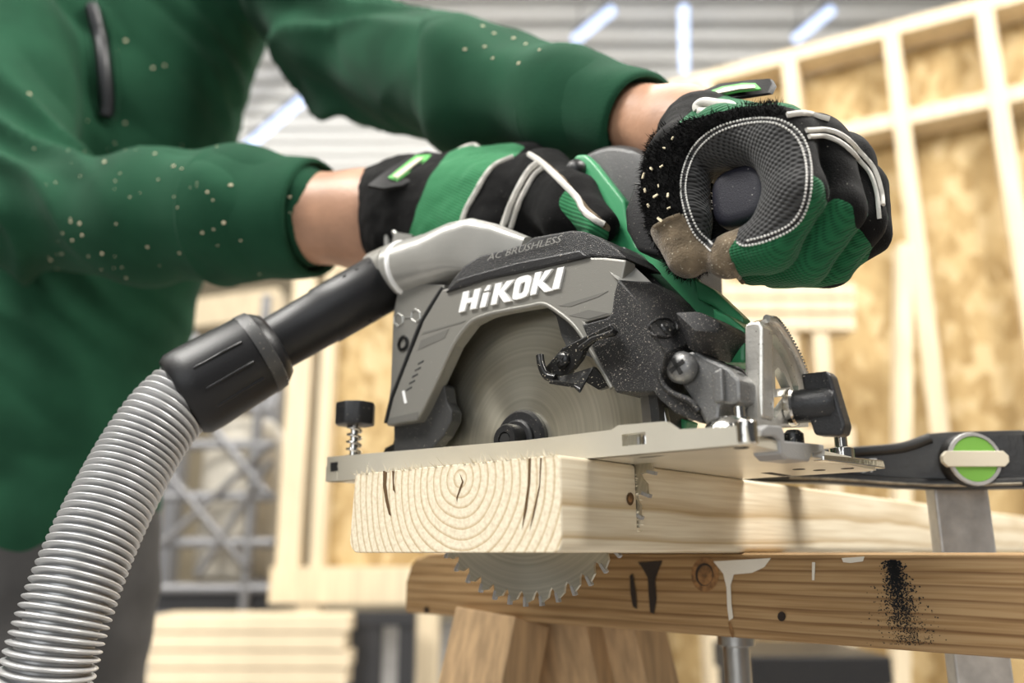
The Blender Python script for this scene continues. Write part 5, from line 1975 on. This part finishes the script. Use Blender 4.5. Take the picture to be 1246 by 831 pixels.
# wrist strap, pull loop and cuff of the clenched glove
dpt = lambda h, x, y: FP(x, y, h)[1]
st1 = flap('wrist_strap', [(x, y, dpt(h, x, y)) for x, y, h in [(815, 157, 62), (827, 137, 62), (849, 117, 62), (880, 104, 62), (915, 100, 62), (942, 98, 64), (946, 106, 64), (940, 116, 58), (905, 120, 50), (872, 126, 46), (850, 140, 44), (828, 158, 46)]], None, 3.0, M['strap'], g_l, 1.0)
flap('strap_label', [(x, y, dpt(h, x, y) - 4) for x, y, h in [(861, 114, 58), (880, 107, 58), (905, 103, 58), (920, 103, 58), (927, 110, 56), (900, 112, 52), (873, 118, 50)]], None, 1.2, M['label_green'], g_l, .3)
flap('label_print', [(x, y, dpt(h, x, y) - 5.4) for x, y, h in [(867, 113, 57), (882, 108, 57), (905, 104.5, 57), (918, 104.5, 57), (920, 107.5, 55), (900, 109, 52), (875, 114, 50)]], None, .6, M['cream_print'], g_l, 0)
lp_ = catmull([FP(x, y, h) for x, y, h in [(849, 135, 20), (848, 129, 20), (857, 124, 20), (874, 126, 19), (889, 128, 18), (889, 133, 17), (872, 136, 17), (851, 136, 19)]], 5)
mk('pull_loop', tube(lp_, 2.6, 8), M['piping'], man, parent=g_l, smooth=60)
cuff_ax = FP(858, 172, 60) - FP(838, 166, 86)
mk('glove_cuff', lathe(FP(839, 166, 84), -cuff_ax, [(-22, 27), (-18, 28.5), (0, 29), (10, 29), (11, 27.5), (-4, 26)], 48), M['strap'], man, parent=g_l, smooth=60)

# ---- the hand on the rear handle
rh = [
    cap(W(468, 262, 646), W(500, 255, 632), 37, 38, 0, EZ, 1.12),
    cap(W(500, 255, 632), P(664, 219, -44), 37, 20, 0), cap(W(502, 262, 630), P(645, 244, -40), 36, 20, 0),
    cap(W(504, 272, 628), W(622, 268, 558), 34, 19, 0), cap(W(506, 285, 626), W(598, 292, 560), 32, 18, 0),
    cap(W(575, 226, 610), W(640, 215, 590), 30, 26, 0),
    cap(P(664, 217, -44), P(698, 240, -30), 18, 15, 1), cap(P(698, 240, -30), P(732, 274, -22), 15, 11.0, 1),
    cap(P(648, 240, -40), P(688, 266, -28), 18, 15, 2), cap(P(688, 266, -28), P(712, 296, -36), 15, 12, 2),
    cap(W(625, 266, 556), W(662, 300, 548), 17, 15, 3), cap(W(662, 300, 548), W(690, 330, 580), 15, 12, 3),
    cap(W(600, 290, 558), W(630, 325, 552), 16, 14, 4), cap(W(630, 325, 552), W(660, 350, 580), 14, 11, 4),
    cap(W(520, 235, 660), W(600, 222, 660), 24, 17, 5), cap(W(600, 222, 660), W(655, 240, 640), 17, 13, 5),
]
reg_r = [
    (GRN, [(493, 310), (497, 290), (508, 250), (522, 216), (545, 186), (590, 165), (640, 178), (627, 190), (604, 201), (590, 216), (578, 237), (568, 255), (560, 278), (555, 310)]),
    (GRN, [(678, 248), (688, 229), (703, 243), (712, 258), (726, 270), (742, 284), (735, 300), (712, 292), (698, 274)]),
    (SUE, [(642, 185), (656, 190), (674, 204), (692, 222), (706, 238), (716, 252), (732, 266), (745, 276), (742, 284), (726, 270), (712, 258), (703, 243), (688, 229), (670, 212), (655, 198)]),
]
gr_names = {BLK: ('glove', M['glove_black']), GRN: ('green_knit', M['knit_green']), SUE: ('suede_edge', M['suede'])}
g_r, sr, Vr, Qr, rr2 = make_glove(rh, 2.2, (9.0, {0: 16.0}), 'work glove on the rear handle', reg_r, BLK, [BLK, GRN, SUE], lambda t: np.where(t >= 1, BLK, BLK), gr_names, 1.1)
seam([(561, 274), (568, 254), (578, 236), (590, 215.5), (603, 201), (625, 191)], 2.0, M['piping'], sr, g_r, man, 'piping', .5)
seam([(612, 275), (622, 249), (635, 222), (645, 207), (654, 199)], 2.3, M['piping'], sr, g_r, man, 'piping', .4)
seam([(621, 278), (630, 252), (640, 231), (650, 214), (660, 205)], 1.9, M['piping'], sr, g_r, man, 'piping', .4)
seam([(644, 188), (656, 196), (671, 209), (689, 227), (703, 242), (710, 256), (725, 268), (735, 273)], 2.0, M['piping'], sr, g_r, man, 'piping', .4)
ca_ = W(500, 255, 632) - W(468, 262, 646)
mk('glove_cuff', lathe(W(472, 261, 644), -ca_, [(-16, 37), (0, 38.5), (8, 38.5), (9, 36), (-2, 34)], 48), M['strap'], man, parent=g_r, smooth=60)
mk('cuff_binding', lathe(W(472, 261, 644), -ca_, [(7, 38), (8, 39.4), (10, 39), (11, 36)], 48), M['piping'], man, parent=g_r, smooth=60)
flap('wrist_strap', [(448, 229, 586), (470, 212, 588), (500, 192, 594), (520, 187, 600), (537, 190, 600), (531, 203, 590), (512, 219, 584), (492, 229, 582), (468, 233, 582)], None, 3.5, M['strap'], g_r, 1.2)
flap('strap_label', [(472, 217, 582.5), (506, 190, 590), (525, 189, 593), (519, 196, 588), (484, 221, 581.5)], None, 1.0, M['label_green'], g_r, .2)
flap('label_print', [(478, 214.5, 581), (508, 192.5, 588), (516, 192, 589), (484, 217, 580.6)], None, .6, M['cream_print'], g_r, 0)
mk('pull_loop', tube(catmull([W(x, y, d) for x, y, d in [(538, 195, 590), (552, 188, 592), (566, 180, 596), (578, 178, 598), (583, 184, 594), (577, 190, 590), (562, 194, 588)]], 5), 2.7, 8), M['piping'], man, parent=g_r, smooth=60)
